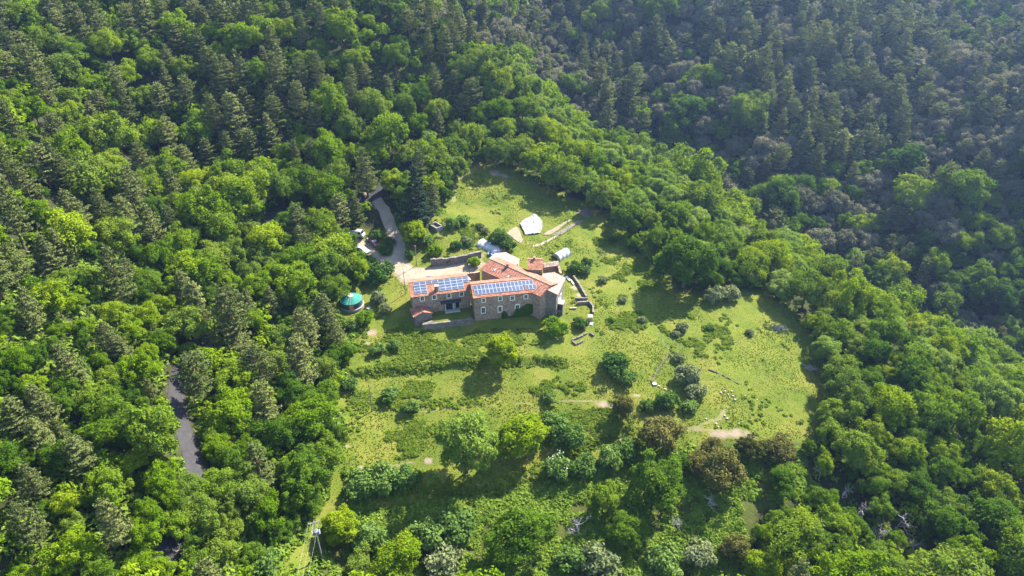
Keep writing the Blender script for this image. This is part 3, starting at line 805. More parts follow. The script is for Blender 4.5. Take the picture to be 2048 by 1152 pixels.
# ---- younger growth in the gaps between the crowns
ux = np.stack([r.uniform(-190, 290, 26000), r.uniform(66, 430, 26000)], 1)
uz = h(ux[:, 0], ux[:, 1]); pu, pv, pd = project(ux[:, 0], ux[:, 1], uz + 2)
uok = (pu > -60) & (pu < 2110) & (pv > -60) & (pv < 1210) & ~in_poly(ux[:, 0], ux[:, 1], MEADOW) & ~in_poly(ux[:, 0], ux[:, 1], SCRUB) & (seg_dist(ux[:, 0], ux[:, 1], ROAD) > 3.4) & (seg_dist(ux[:, 0], ux[:, 1], ROAD_UP) > 3.4) & (seg_dist(ux[:, 0], ux[:, 1], TRACK) > 3.2) & ~in_poly(ux[:, 0], ux[:, 1], YARD)
under = 0
cell2 = {}
for k, x, y, rr, _ in INST: cell2.setdefault((int(x // 8), int(y // 8)), []).append((x, y, rr * .62))
cell = cell2
for i in np.nonzero(uok)[0]:
    x, y = ux[i]; rr = r.uniform(1.5, 2.7)
    if near(x, y, rr * 1.15 + .4): continue
    ci, ri = int(np.clip(pu[i] // 8, 0, 255)), int(np.clip(pv[i] // 8, 0, 143))
    if MASK[ri, ci] or MASK[max(ri - 2, 0), ci] or MASK[max(ri - 3, 0):ri + 1, max(ci - 2, 0):ci + 3].mean() > .2: continue
    far_side = y > 250 and x > 40 + (330 - y) * .5
    k = 'h' if far_side and r.uniform() < .55 else ('o' if r.uniform() < .6 else 'c')
    INST.append([k, x, y, rr, False]); cell.setdefault((int(x // 8), int(y // 8)), []).append((x, y, rr)); under += 1
print('young growth', under)
# ---- which show largest: a coarse front-to-back coverage count
cov = np.zeros((144, 256), bool)
data = []
for n_, (k, x, y, rr, named) in enumerate(INST):
    z = float(h(x, y)); u_, v_, d_ = project(x, y, z + HCF[k] * rr)
    data.append((d_, n_, u_, v_, rr * FPX / d_))
SHOW = {}
for d_, n_, u_, v_, rp in sorted(data):
    k = INST[n_][0]
    ry = rp * (1.5 if k in 'pf' else .9)
    b0, b1, a0, a1 = max(0, int((v_ - ry) // 8)), max(0, int((v_ + ry) // 8) + 1), max(0, int((u_ - rp) // 8)), max(0, int((u_ + rp) // 8) + 1)
    cw = cov[b0:b1, a0:a1]
    sel = ((mu[b0:b1, a0:a1] - u_) / max(rp * .9, 6)) ** 2 + ((mv[b0:b1, a0:a1] - v_) / max(ry, 6)) ** 2 < 1
    SHOW[n_] = int((sel & ~cw).sum()); cw |= sel
byk = {}
for n_, (k, *_) in enumerate(INST): byk.setdefault(k, []).append(n_)
SINGLE = set()
for k, L in byk.items():
    L = [q for q in L if SHOW[q] >= 2]
    L.sort(key=lambda q: -SHOW[q])
    SINGLE |= set(L[:300])
print('trees', {k: (len(L), len([q for q in L if q in SINGLE])) for k, L in byk.items()})

# ------------------------------------------------------------------ trees as things
KIND = {'c': ('broadleaf_tree', 'broadleaf tree', 'bright green leafy tree'), 'o': ('oak_tree', 'oak tree', 'deep green leafy tree'), 'a': ('ash_tree', 'ash tree', 'pale grey-green feathery tree'),
        'p': ('pine_tree', 'pine tree', 'dusky olive pine'), 'h': ('evergreen_oak', 'evergreen oak', 'brownish green evergreen oak'), 'f': ('fir_tree', 'fir tree', 'dark'), 'd': ('dead_tree', 'dead tree', 'bare grey dead tree')}
ZONES = [((70, 60), 'high on the slope in the top left corner'), ((260, 80), 'in the top wood left of the ridge'), ((480, 60), 'in the pine wood along the top edge'), ((700, 70), 'on the ridge below the top edge'),
         ((860, 120), 'in the pine belt on top of the ridge'), ((60, 260), 'on the upper slope by the left edge'), ((250, 260), 'in the mixed wood on the upper left slope'), ((450, 230), 'among pines on the slope left of the ridge'),
         ((650, 240), 'in the leafy wood below the ridge pines'), ((800, 270), 'in the wood above the dirt track'), ((930, 270), 'beside the top corner of the upper field'), ((60, 440), 'in the dark stand by the left edge'), ((250, 440), 'in the pine stand left of the woodland road'),
         ((450, 420), 'in the wood left of the hidden road bend'), ((620, 400), 'in the wood left of the white van'), ((120, 600), 'in the left wood level with the farmhouse'), ((330, 570), 'in the wood above the asphalt road'),
         ((500, 540), 'in the wood left of the yurt clearing'), ((600, 620), 'in the pine clump below the yurt'), ((80, 800), 'by the left edge below mid-height'), ((230, 760), 'on the bank left of the asphalt road'), ((450, 720), 'just right of the asphalt road'),
         ((500, 880), 'between the asphalt road and the lower meadow'), ((80, 1000), 'in the bottom left corner wood'), ((260, 1000), 'below the visible bend of the asphalt road'), ((450, 1060), 'left of the transformer pole'), ((640, 900), 'on the left edge of the lower meadow'),
         ((980, 170), 'at the far end of the ridge wood'), ((1080, 290), 'along the back edge of the upper field'), ((1200, 370), 'on the flank behind the vegetable beds'), ((1320, 330), 'at the tip of the flank above the ravine'), ((1350, 440), 'at the wood edge behind the big meadow oak'),
         ((1520, 520), 'on the shoulder between meadow and ravine'), ((1700, 600), 'on the ridge right of the meadow'), ((1900, 680), 'on the ridge nearing the right edge'), ((1100, 60), 'on the far hillside near the pale clearing'), ((1280, 110), 'on the far hillside above the ravine head'),
         ((1250, 220), 'on the far bank of the ravine head'), ((1480, 90), 'high on the far hillside, top centre right'), ((1450, 250), 'on the far hillside above the ravine'), ((1650, 100), 'in the hazy pines near the top edge'), ((1680, 240), 'in the pine spur on the far hillside'),
         ((1880, 80), 'in the hazy wood at the top right'), ((1980, 220), 'in the far wood by the right edge'), ((1600, 400), 'low on the far hillside above the ravine'), ((1820, 400), 'in the dark hollow of the far hillside'), ((1980, 500), 'on the sunlit nose across the ravine'),
         ((1700, 780), 'along the lower right corner of the meadow'), ((1880, 830), 'on the near slope by the right edge'), ((1500, 920), 'below the bare soil at the meadow foot'), ((1650, 1000), 'in the thinned wood at the lower right'), ((1850, 1020), 'among bare trunks at the lower right'), ((2000, 1050), 'in the bottom right corner'),
         ((1550, 1110), 'at the bottom edge right of centre'), ((1200, 1030), 'in the brambles at the bottom centre'), ((800, 1110), 'at the bottom edge right of the transformer pole')]
SPECIAL = {('f', 832, 398): 'dark blue-green fir standing above the concrete tank', ('a', 932, 891): 'big pale silvery-green tree standing in the lower meadow', ('c', 1040, 865): 'round bright green tree just right of the pale meadow tree',
           ('o', 1374, 523): 'largest spreading green tree at the right meadow edge', ('h', 1321, 861): 'big rusty brown evergreen oak at the meadow foot', ('h', 1247, 818): 'small brown evergreen oak beside the bare soil patch',
           ('h', 1471, 1095): 'narrow golden brown evergreen oak near the bottom edge', ('c', 658, 495): 'broad bright green tree overhanging the parked white car', ('c', 679, 1048): 'bright green tree right beside the transformer pole',
           ('c', 827, 462): 'bright green tree between the dirt track and the concrete tank', ('p', 730, 345): 'tall pine with bare stem above the track junction', ('o', 1035, 1070): 'dark rounded tree at the bottom edge below the pale tree',
           ('c', 1207, 1001): 'yellowish green tree behind the fallen dead branches', ('d', 1157, 1051): 'sprawling dead branches in the brambles at bottom centre', ('d', 358, 1100): 'bare dead branches over the road at bottom left',
           ('o', 602, 955): 'tall dark green tree at the left foot of the meadow', ('c', 609, 845): 'broad tree with dead twigs on the left meadow edge', ('a', 1467, 486): 'pale silvery tree just right of the largest meadow oak',
           ('c', 1204, 396): 'round bright tree at the outer corner of the vegetable beds', ('h', 1444, 941): 'dense brown evergreen oak below the meadow foot', ('o', 1314, 965): 'deep green tree with light tips below the rusty oak', ('c', 296, 868): 'largest bright green tree left of the asphalt road',
           ('c', 787, 360): 'bright yellow-green tree left of the dark fir', ('p', 640, 617): 'dense pine just below the yurt', ('c', 483, 403): 'large bright green tree left of the hidden road bend'}
za = np.array([z for z, _ in ZONES], float)
r = np.random.default_rng(23)
named_keys = [(w[0], *[float(q) for q in w[1:].split(',')][:2]) for w in TREES.split() if float(w.split(',')[2]) >= 5]
stuff = {}; SHARED = {}
ROUND = {('c', 1040, 865), ('c', 1204, 396), ('o', 1374, 523), ('c', 827, 462), ('c', 679, 1048), ('c', 787, 360)}
for n_, (k, x, y, rr, named) in enumerate(INST):
    z = float(h(x, y))
    u_, v_, d_ = project(x, y, z + HCF[k] * rr)
    rot = r.uniform(0, 6.28)
    sx, sz = r.uniform(.84, 1.18), r.uniform(.82, 1.20)
    if k == 'd':
        if n_ not in SINGLE: continue
        s = rr / 3.0
        o = empty('dead_tree', (x, y, z - .1), rot); o.scale = (s, s, s * .9)
        link('branches', DEAD[n_ % 3], o)
    elif n_ in SINGLE or k == 'f':
        protos, R0 = PROTO[k][0], PROTO[k][1]
        s = rr / R0
        if k == 'p': sz = sz * r.uniform(.86, 1.16) / max(s, 1) ** .3
        o = empty(KIND[k][0], (x, y, z - .15), rot); o.scale = (s * sx, s / sx, s * sz)
        cm, tm = protos[r.integers(0, len(protos))]
        if named and named_keys[n_] in ROUND: cm, tm = PROTO['r'][0][n_ % 2]
        if k == 'p': o.rotation_euler = (r.normal() * .045, r.normal() * .045, rot)
        cr_ = link('crown', cm, o); link('trunk', tm, o)
        if k == 'o' and cm.materials[0] != M['leaf_o']:
            cr_.material_slots[0].link = 'OBJECT'; cr_.material_slots[0].material = M['leaf_o']
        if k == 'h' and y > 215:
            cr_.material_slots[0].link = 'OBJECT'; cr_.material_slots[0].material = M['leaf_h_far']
    else:
        if rr < 2.75 and not named and SHOW[n_] < 1 and d_ > 150: continue
        stuff.setdefault(k, []).append((x, y, z, rr, rot, sz, rr >= 2.75 and (SHOW[n_] > 0 or d_ < 165))); continue
    key = named_keys[n_] if named else None
    zi = int(((za - [u_, v_]) ** 2).sum(1).argmin())
    if key in SPECIAL: tag(o, SPECIAL[key], KIND[k][1])
    else:
        o['category'] = KIND[k][1]; o['group'] = KIND[k][2] + 's ' + ZONES[zi][1]
        SHARED.setdefault((k, zi), []).append((u_, v_, o))

ORD = ['first', 'second', 'third', 'fourth', 'fifth', 'sixth', 'seventh', 'eighth', 'ninth', 'tenth', 'eleventh', 'twelfth', 'thirteenth', 'fourteenth', 'fifteenth']
SHORT = {'c': 'bright leafy tree', 'o': 'deep green tree', 'a': 'pale feathery tree', 'p': 'olive pine', 'h': 'brownish oak', 'd': 'bare dead tree'}
ROWS = {1: [''], 2: ['upper-row', 'lower-row'], 3: ['upper-row', 'middle-row', 'lower-row'], 4: ['top-row', 'upper-row', 'lower-row', 'bottom-row'], 5: ['top-row', 'upper-row', 'middle-row', 'lower-row', 'bottom-row']}
for (k, zi), L in SHARED.items():          # every tree gets the words that single it out among its like
    if len(L) == 1:
        L[0][2]['label'] = KIND[k][2] + ' ' + ZONES[zi][1]; continue
    nr = min(5, max(1, math.ceil(len(L) / 6))); L.sort(key=lambda q: q[1])
    for ri, idx in enumerate(np.array_split(np.arange(len(L)), nr)):
        row = sorted((L[i] for i in idx), key=lambda q: q[0])
        for ci, (_, _, o) in enumerate(row):
            pos = 'leftmost' if ci == 0 else ('rightmost' if ci == len(row) - 1 else ORD[ci] + ' from left')
            o['label'] = ' '.join((ROWS[nr][ri] + ' ' + SHORT[k] + ', ' + (pos if len(row) > 1 else 'alone') + ', ' + ZONES[zi][1]).split())
STUFFN = {'c': 'leafy_forest', 'o': 'oak_forest', 'a': 'ash_forest', 'p': 'pine_forest', 'h': 'evergreen_oak_forest'}
for k, L in stuff.items():
    R0 = PROTO[k][1]; Vs, Fs, Ts, off = [], [], [], 0
    for (x, y, z, rr, rot, sz, vis) in L:
        V, F, t = LOD[k][r.integers(0, 3) if vis else r.integers(3, 5)]
        s = rr / R0; c_, s_ = math.cos(rot), math.sin(rot)
        X = V @ np.array([[c_, s_, 0], [-s_, c_, 0], [0, 0, sz]]) * s + [x, y, z]
        Vs.append(X); Fs.append(F + off); Ts.append(np.clip(t * .5 + r.uniform(0, .5), 0, 1)); off += len(V)
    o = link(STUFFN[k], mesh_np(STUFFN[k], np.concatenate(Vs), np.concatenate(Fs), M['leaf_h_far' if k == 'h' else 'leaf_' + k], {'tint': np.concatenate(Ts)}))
    tag(o, kind='stuff'); print(STUFFN[k], len(L), sum(q[6] for q in L), sum(map(len, Fs)))

# ------------------------------------------------------------------ bushes as things (crown centre, half width, tone)
M['bush_dark'] = leaf_mat('dark_bush_leaves', [(.034, .080, .016), (.060, .118, .022), (.10, .165, .036)], (1.3, 1.35, .6), .3)
M['bush_pale'] = leaf_mat('olive_bush_leaves', [(.105, .135, .052), (.150, .180, .075), (.205, .23, .11)], (1.1, 1.1, .7), .25)
M['bush_bright'] = leaf_mat('bright_bush_leaves', [(.065, .140, .006), (.125, .210, .008), (.20, .28, .012)], (1.5, 1.45, .5), .4)
BM = {'d': 'bush_dark', 'l': 'bush_pale', 'g': 'bush_bright', 'm': 'leaf_b'}
BUSH = '''1110,658,22,g,rounded bright green bush in front of the farmhouse gable|1160,646,15,d,dark green bush beside the small hutch|1150,536,17,d,dark upright bush behind the low garden wall|1223,640,6,g,small yellow-green sapling right of the hutch|1228,728,27,d,dark green bush on the slope below the stone frame|1252,757,19,d,lower half of the paired dark bushes on the slope
1430,592,22,l,grey olive bush under the largest meadow tree|1462,587,18,l,rightmost of the paired olive bushes by the meadow tree|1375,752,22,l,olive bush in the middle of the right meadow|1392,782,18,l,lower olive bush in the middle of the right meadow|1357,715,11,l,small olive bush above the wire fence|1365,655,12,l,pale bush on the upper right meadow|1352,668,8,l,little pale bush just below another on the right meadow|1335,805,22,d,dark bush above the rusty evergreen oak|1298,812,14,d,small dark bush left of the rusty oak
1380,812,14,m,low bramble right of the dark meadow bush|1226,480,9,d,lone dark bush near the vegetable beds|763,547,22,d,dark bush on the slope left of the dirt yard|745,560,16,d,lower dark bush left of the dirt yard|757,598,15,l,pale flowering bush between yurt and farmhouse|770,618,12,l,lower pale bush between yurt and farmhouse|730,638,16,g,bright green bush below the yurt|700,650,14,m,green scrub bush below the yurt and left of the pines
870,500,15,g,bright bush by the retaining wall pole|850,480,16,m,bush left of the wall on the terrace|895,520,9,d,small bush at the foot of the retaining wall|912,490,11,d,dark round bush above the retaining wall|933,482,11,l,pale bush left of the long white tunnel|948,525,13,g,yellow-green bush at the long wing corner|1000,478,18,d,dark bush beside the long white tunnel|1015,490,15,d,second dark bush beside the long white tunnel|1022,545,7,m,thin bush behind the long wing|985,556,13,l,pale shrub growing in the walled courtyard
905,450,14,m,loose bush beside the concrete tank|925,440,14,m,green bush at the left edge of the upper field|960,452,8,l,grey bush on the lower edge of the upper field|970,462,8,l,lower grey bush on the edge of the upper field|800,440,8,d,small bush beside the bend of the dirt track|770,500,12,d,bush between the parking and the track|757,470,14,d,dark bush beside the maroon car|780,485,10,d,bush on the bank inside the track bend|820,510,10,d,dark bush at the mouth of the track
725,970,30,m,left end of the bramble hedge under the meadow|770,962,30,m,second bramble mound of the hedge under the meadow|812,957,26,m,right end of the bramble hedge under the meadow|742,1085,34,m,bramble mound right of the transformer pole|850,1075,34,m,broad bramble mound at the bottom, left of the dark tree|912,1055,34,m,pale bramble mound above the bottom dark tree|889,1125,34,l,pale bramble mound at the bottom edge|530,1128,28,m,bush at the bottom edge left of the wires|1220,920,24,m,bramble on the bank right of the blossom shrub|1165,935,24,d,dark bramble on the bank by the blossom shrub|1250,905,24,d,dark bramble below the small evergreen oak|1140,875,26,m,bramble mound right of the round bright tree|1110,845,24,m,upper bramble mound right of the round bright tree
1200,1130,36,l,pale scrub mound at the bottom edge centre|1330,1120,34,m,green scrub mound at the bottom edge|1400,1110,30,l,olive scrub mound near the narrow golden oak|1140,1120,26,m,scrub mound at the bottom beside the dark tree|690,700,16,m,scrub bush on the left bank below the yurt|755,700,14,m,scrub bush on the slope left of the shed|790,690,13,m,green scrub bush below the shed|1100,795,13,m,small bramble in the middle of the lower meadow|780,790,18,m,bramble by the wooden meadow pole|820,815,16,m,second bramble right of the wooden meadow pole|700,770,16,m,bramble on the left end of the grassy bank|1175,525,9,d,dark bush right of the white flowering shrub|1205,560,9,l,olive bush on the meadow right of the garden wall|1245,600,8,l,olive bush in the grass right of the garden|1285,640,9,l,low olive bush in mid meadow|1420,655,9,m,low bush on the open right meadow|1500,665,8,l,low pale bush near the brushwood pile'''
for line in BUSH.split('\n'):
    for s in line.split('|'):
        u_, v_, rp, mk, lab = s.split(',', 4)
        u_, v_, rp = float(u_), float(v_), float(rp)
        q, t = hit(HZ, [u_], [v_], [.55 * rp / FPX]); x, y = q[0]; rr = rp * t[0] / FPX
        o = empty('bush', (x, y, float(h(x, y)) - .1), r.uniform(0, 6.28)); sc_ = rr / 1.6
        o.scale = (sc_ * r.uniform(.9, 1.15), sc_ * r.uniform(.85, 1.05), sc_ * r.uniform(.85, 1.1))
        big = PROTO['c'] if rr > 99 else PROTO['b']
        cm, tm = big[0][r.integers(0, 4)]
        c_ = link('foliage', cm, o)
        if mk != 'm':
            c_.material_slots[0].link = 'OBJECT'; c_.material_slots[0].material = M[BM[mk]]
        link('stem', tm, o)
        tag(o, lab, 'bush')
# the two shrubs in white flower
for (u_, v_, rp, lab) in ((1114, 941, 26, 'elder shrub covered in cream blossom on the bramble bank'), (1172, 543, 10, 'small white-flowering shrub by the low garden wall')):
    q, t = hit(HZ, [u_], [v_], [.55 * rp / FPX]); x, y = q[0]; sc_ = rp * t[0] / FPX / 1.6
    o = empty('flowering_shrub', (x, y, float(h(x, y)) - .1)); o.scale = (sc_, sc_, sc_ * 1.2)
    cm, tm = PROTO['b'][0][1]
    link('foliage', cm, o); link('stem', tm, o)
    V, F, tt, C = clump_crown(77, 1.64, 1.0, 1.08, 24, 9, .085, low=.05, cr=(.2, .34), fill=0)
    link('blossoms', mesh_np('blossoms', V, F, M['blossom'], {'tint': tt}), o)
    tag(o, lab, 'shrub')
# the single round tree below the farmhouse
q, t = hit(HZ, [1002], [703], [HCF['c'] * 30 / FPX]); x, y = q[0]
o = empty('broadleaf_tree', (x, y, float(h(x, y)) - .1), 1.0); s = 30 * t[0] / FPX / 5
o.scale = (s, s, s * 1.05); link('crown', PROTO['r'][0][0][0], o); link('trunk', PROTO['r'][0][0][1], o)
tag(o, 'lone bright green tree in the grass below the farmhouse', 'broadleaf tree')

# ------------------------------------------------------------------ grass, bracken and undergrowth
def scatter(poly, n, seed, keep=None):
    r_ = np.random.default_rng(seed); p = np.array(poly); lo, hi = p.min(0), p.max(0)
    q = r_.uniform(lo, hi, (n, 2)); q = q[in_poly(q[:, 0], q[:, 1], poly)]
    return q
FOOT = [W_('812,660 945,662 1085,655 1130,640 1130,545 1000,515 950,540 905,552 850,555 815,572'), YARD]
def clear(q, extra=0.0):
    k = np.ones(len(q), bool)
    for f in FOOT: k &= ~in_poly(q[:, 0], q[:, 1], f)
    k &= seg_dist(q[:, 0], q[:, 1], TRACK) > 1.8
    k &= (seg_dist(q[:, 0], q[:, 1], ROAD) > 2.6) & (seg_dist(q[:, 0], q[:, 1], ROAD_UP) > 2.6)
    return k
soil_at = lambda q: h_of(soil, q[:, 0], q[:, 1])
q = scatter(MEADOW, 120000, 31)
q = q[clear(q) & (soil_at(q) < .45)]
r = np.random.default_rng(32)
gn = noise(q[:, 0], q[:, 1], 9, 40, 3); fine = noise(q[:, 0], q[:, 1], 1.8, 41, 2)
keep = r.uniform(size=len(q)) < np.clip((gn - .3) * 2.6 + fine * .5 - .1, .1, 1)
q, gn, fine = q[keep], gn[keep], fine[keep]
hz = h(q[:, 0], q[:, 1])
hh = r.uniform(.05, .15, len(q)) * (1 + 1.6 * np.clip(gn - .45, 0, 1) * 2) * (.7 + fine * .6)
a = r.uniform(0, 6.28, (len(q), 2))
V = []
for k in range(2):
    w = r.uniform(.12, .26, len(q)); lean = r.normal(size=(len(q), 2)) * .5 * hh[:, None]
    ca, sa = np.cos(a[:, k]) * w, np.sin(a[:, k]) * w
    V += [np.c_[q[:, 0] - ca, q[:, 1] - sa, hz - .03], np.c_[q[:, 0] + ca, q[:, 1] + sa, hz - .03], np.c_[q + lean, hz + hh]]
V = np.stack(V, 1).reshape(-1, 3)
tint = np.clip(.75 - gn * .55 + (r.uniform(size=len(q)) - .5) * .3 + (noise(q[:, 0], q[:, 1], 25, 44, 2) - .5) * .9, 0, 1)
tag(link('meadow_grass', mesh_np('meadow_grass', V, np.arange(len(V)).reshape(-1, 3), M['blade'], {'tint': np.repeat(tint, 6)})), kind='stuff')
print('grass', len(V) // 3)

def clumps(name, q, size, leaves, leaf, mat, seed, hfac=.6, tone=(0, 1)):
    r_ = np.random.default_rng(seed); n = len(q)
    z = h(q[:, 0], q[:, 1]); idx = np.repeat(np.arange(n), leaves)
    d = unit(r_.normal(size=(len(idx), 3)) + [0, 0, .7]); d[:, 2] = np.abs(d[:, 2])
    s = size[idx]
    p = np.c_[q[idx], z[idx]] + d * (s * r_.uniform(.55, 1.0, len(idx)))[:, None] * [1, 1, hfac]
    nn = d * .6 + [0, 0, .7] + r_.normal(size=d.shape) * .5
    V, F = leaf_quads(p, nn, leaf * (.7 + .5 * s / size.mean()), r_, tri=True)
    tn = np.clip(r_.uniform(*tone, n)[idx] * .6 + r_.uniform(0, .4, len(idx)), 0, 1)
    o = link(name, mesh_np(name, V, F, M[mat], {'tint': np.repeat(tn, 3)}))
    print(name, len(F))
    return tag(o, kind='stuff')
BR = [('690,650 800,655 845,665 960,690 985,735 860,745 720,745', .38), ('700,760 860,750 880,800 760,830 700,810', .40), ('1020,728 1150,735 1200,790 1080,800', .46), ('1080,815 1240,815 1240,880 1130,930 1080,900', .30), ('760,830 880,830 890,900 780,920', .42), ('1150,600 1290,560 1310,650 1260,720 1170,640', .60), ('1290,640 1450,600 1500,700 1400,740 1300,700', .64), ('780,650 1080,655 1090,690 960,690 800,665', .35), ('905,440 960,450 1000,480 960,500 900,500', .45), ('700,480 790,500 770,530 720,510', .4), ('940,520 1100,500 1150,530 1140,590 1120,560 1000,520', .5), ('1180,430 1260,470 1330,560 1330,620 1200,560', .5)]
Q, S = [], []
for i, (s, th) in enumerate(BR):
    q = scatter(W_(s), 5200, 50 + i)
    wp = W_(s); edge = seg_dist(q[:, 0], q[:, 1], wp + wp[:1])
    k = clear(q) & (soil_at(q) < .5) & (noise(q[:, 0], q[:, 1], 4.5, 60, 3) > th + .22 * (1 - smooth(edge, 0, 4.5)))
    q = q[k]; A_ = len(q); q = q[:900]
    Q.append(q)
q = scatter(MEADOW, 9000, 71); q = q[clear(q) & (soil_at(q) < .4) & (noise(q[:, 0], q[:, 1], 6, 73, 3) > .68)]
Q.append(q[:700])
rb = np.random.default_rng(75)
for line, n_ in ((BANK1, 700), (BANK2, 500), (W_('700,800 800,812 900,806 960,800'), 260), (W_('770,870 860,862 900,850'), 200), (W_('690,690 770,700 880,702 960,705'), 420)):   # rough growth along the terrace steps
    p = np.array(line); sg = np.r_[0, np.cumsum(np.hypot(*np.diff(p, axis=0).T))]; t_ = rb.uniform(0, sg[-1], n_)
    b_ = np.stack([np.interp(t_, sg, p[:, 0]), np.interp(t_, sg, p[:, 1])], 1) + rb.normal(size=(n_, 2)) * [.5, .75]
    Q.append(b_[clear(b_) & (noise(b_[:, 0], b_[:, 1], 3.5, 76, 2) > .34)])
q = np.concatenate(Q)
clumps('bracken', q, np.random.default_rng(72).uniform(.3, .8, len(q)), 26, .17, 'leaf_fern', 74, .65)
q = scatter(SCRUB, 16000, 81); q = q[noise(q[:, 0], q[:, 1], 5, 82, 3) > .36][:7000]
bank = scatter(W_('690,940 830,945 1000,1000 1100,960 1210,925 1300,905 1290,940 1120,990 1000,1040 800,1060 690,1060'), 5000, 83)
q = np.concatenate([q, bank[noise(bank[:, 0], bank[:, 1], 4, 84, 2) > .45][:1800]])
clumps('undergrowth', q, np.random.default_rng(85).uniform(.4, 1.25, len(q)), 30, .2, 'leaf_under', 86, .7)
r = np.random.default_rng(91)
q = np.stack([r.uniform(-170, 260, 60000), r.uniform(70, 400, 60000)], 1)
uu, vv, dd = project(q[:, 0], q[:, 1], h(q[:, 0], q[:, 1]))
k = (uu > -50) & (uu < 2100) & (vv > -40) & (vv < 1200) & ~in_poly(q[:, 0], q[:, 1], MEADOW) & ~in_poly(q[:, 0], q[:, 1], SCRUB) & clear(q) & (noise(q[:, 0], q[:, 1], 12, 92, 3) > .40)
ql = np.stack([r.uniform(-110, -22, 16000), r.uniform(70, 190, 16000)], 1)
ql = ql[~in_poly(ql[:, 0], ql[:, 1], MEADOW) & ~in_poly(ql[:, 0], ql[:, 1], SCRUB) & clear(ql)][:6500]
q = np.concatenate([q[k][:14000], ql])
clumps('forest_shrubbery', q, r.uniform(.6, 1.8, len(q)), 15, .34, 'leaf_under', 93, .7)

# ------------------------------------------------------------------ building materials
def stone_mat(name, c0, c1, c2, scale=2.6, mortar=(.20, .18, .155)):
    m, nt, out = new_mat(name)
    b = nd(nt, 'ShaderNodeBsdfPrincipled'); b.inputs['Roughness'].default_value = .95; b.inputs['Specular IOR Level'].default_value = .15
    mp = nd(nt, 'ShaderNodeVectorMath', operation='MULTIPLY'); mp.inputs[1].default_value = (1, 1, 1.9); nt.links.new(coords(nt), mp.inputs[0])
    vo = nd(nt, 'ShaderNodeTexVoronoi', i_Scale=scale); nt.links.new(mp.outputs[0], vo.inputs[0])
    ve = nd(nt, 'ShaderNodeTexVoronoi', feature='DISTANCE_TO_EDGE', i_Scale=scale); nt.links.new(mp.outputs[0], ve.inputs[0])
    n = nd(nt, 'ShaderNodeTexNoise', i_Scale=.5, i_Detail=6.0, i_Roughness=.6); nt.links.new(coords(nt), n.inputs[0])
    sp = nd(nt, 'ShaderNodeSeparateColor'); nt.links.new(vo.outputs['Color'], sp.inputs[0])
    f = math_(nt, 'ADD', math_(nt, 'MULTIPLY', sp.outputs[0], .6), math_(nt, 'MULTIPLY', n.outputs[0], .45))
    r_ = ramp(nt, [(.2, c0), (.5, c1), (.85, c2)], f)
    mr = nd(nt, 'ShaderNodeMapRange', i_1=.0, i_2=.07); nt.links.new(ve.outputs['Distance'], mr.inputs[0])
    nt.links.new(mix_(nt, mr.outputs[0], mortar, r_.outputs[0]), b.inputs['Base Color'])
    bp = nd(nt, 'ShaderNodeBump', i_Strength=.7, i_Distance=.06); nt.links.new(mr.outputs[0], bp.inputs['Height']); nt.links.new(bp.outputs[0], b.inputs['Normal'])
    nt.links.new(b.outputs[0], out.inputs[0]); return m
def tile_mat(name, c0, c1, c2):
    m, nt, out = new_mat(name)
    b = nd(nt, 'ShaderNodeBsdfPrincipled'); b.inputs['Roughness'].default_value = .9; b.inputs['Specular IOR Level'].default_value = .2
    n = nd(nt, 'ShaderNodeTexNoise', i_Scale=1.1, i_Detail=7.0, i_Roughness=.7); nt.links.new(coords(nt), n.inputs[0])
    vo = nd(nt, 'ShaderNodeTexVoronoi', i_Scale=3.2); nt.links.new(coords(nt), vo.inputs[0])
    sp = nd(nt, 'ShaderNodeSeparateColor'); nt.links.new(vo.outputs['Color'], sp.inputs[0])
    nb = nd(nt, 'ShaderNodeTexNoise', i_Scale=.28, i_Detail=4.0); nt.links.new(coords(nt), nb.inputs[0])
    f = math_(nt, 'ADD', math_(nt, 'MULTIPLY', sp.outputs[0], .34), math_(nt, 'ADD', math_(nt, 'MULTIPLY', n.outputs[0], .4), math_(nt, 'MULTIPLY', nb.outputs[0], .34)))
    r_ = ramp(nt, [(.28, c0), (.52, c1), (.76, c2)], f); nt.links.new(r_.outputs[0], b.inputs['Base Color'])
    nt.links.new(b.outputs[0], out.inputs[0]); return m
M['stone'] = stone_mat('brown_rubble_stone', (.175, .115, .078), (.285, .198, .138), (.40, .30, .215))
M['dark_stone'] = stone_mat('grey_rubble_stone', (.10, .085, .08), (.16, .135, .12), (.26, .225, .19))
M['pale_stone'] = stone_mat('pale_rubble_stone', (.11, .094, .078), (.17, .148, .125), (.24, .212, .18), mortar=(.14, .12, .10))
M['mossy_stone'] = stone_mat('mossy_field_stone', (.055, .055, .032), (.09, .088, .05), (.15, .14, .09), mortar=(.07, .08, .03))
M['dressed'] = plain('dressed_stone', (.66, .61, .53), .9, .2, 3)
M['tile'] = tile_mat('red_roof_tiles', (.175, .060, .036), (.265, .105, .066), (.36, .20, .145))
M['tile_new'] = tile_mat('orange_roof_tiles', (.185, .072, .042), (.27, .118, .072), (.36, .205, .145))
M['tile_pale'] = tile_mat('pink_roof_tiles', (.20, .115, .085), (.27, .175, .14), (.34, .265, .22))
M['tile_old'] = tile_mat('weathered_brown_tiles', (.17, .115, .09), (.27, .19, .155), (.42, .33, .27))
M['white_roof'] = tile_mat('bleached_roof_tiles', (.19, .145, .115), (.26, .21, .175), (.33, .29, .25))
M['glass'] = plain('dark_window_glass', (.018, .021, .026), .12, .2, 1, spec=.5)
M['shutter'] = plain('brown_wood', (.16, .09, .045), .8, .25, 4)
M['white_paint'] = plain('white_paint', (.36, .355, .34), .6, .08, 2)
M['beam'] = plain('dark_beam', (.035, .04, .05), .8, .3, 3)
M['cell'] = plain('blue_solar_cells', (.045, .066, .115), .35, .25, .5, spec=.5)
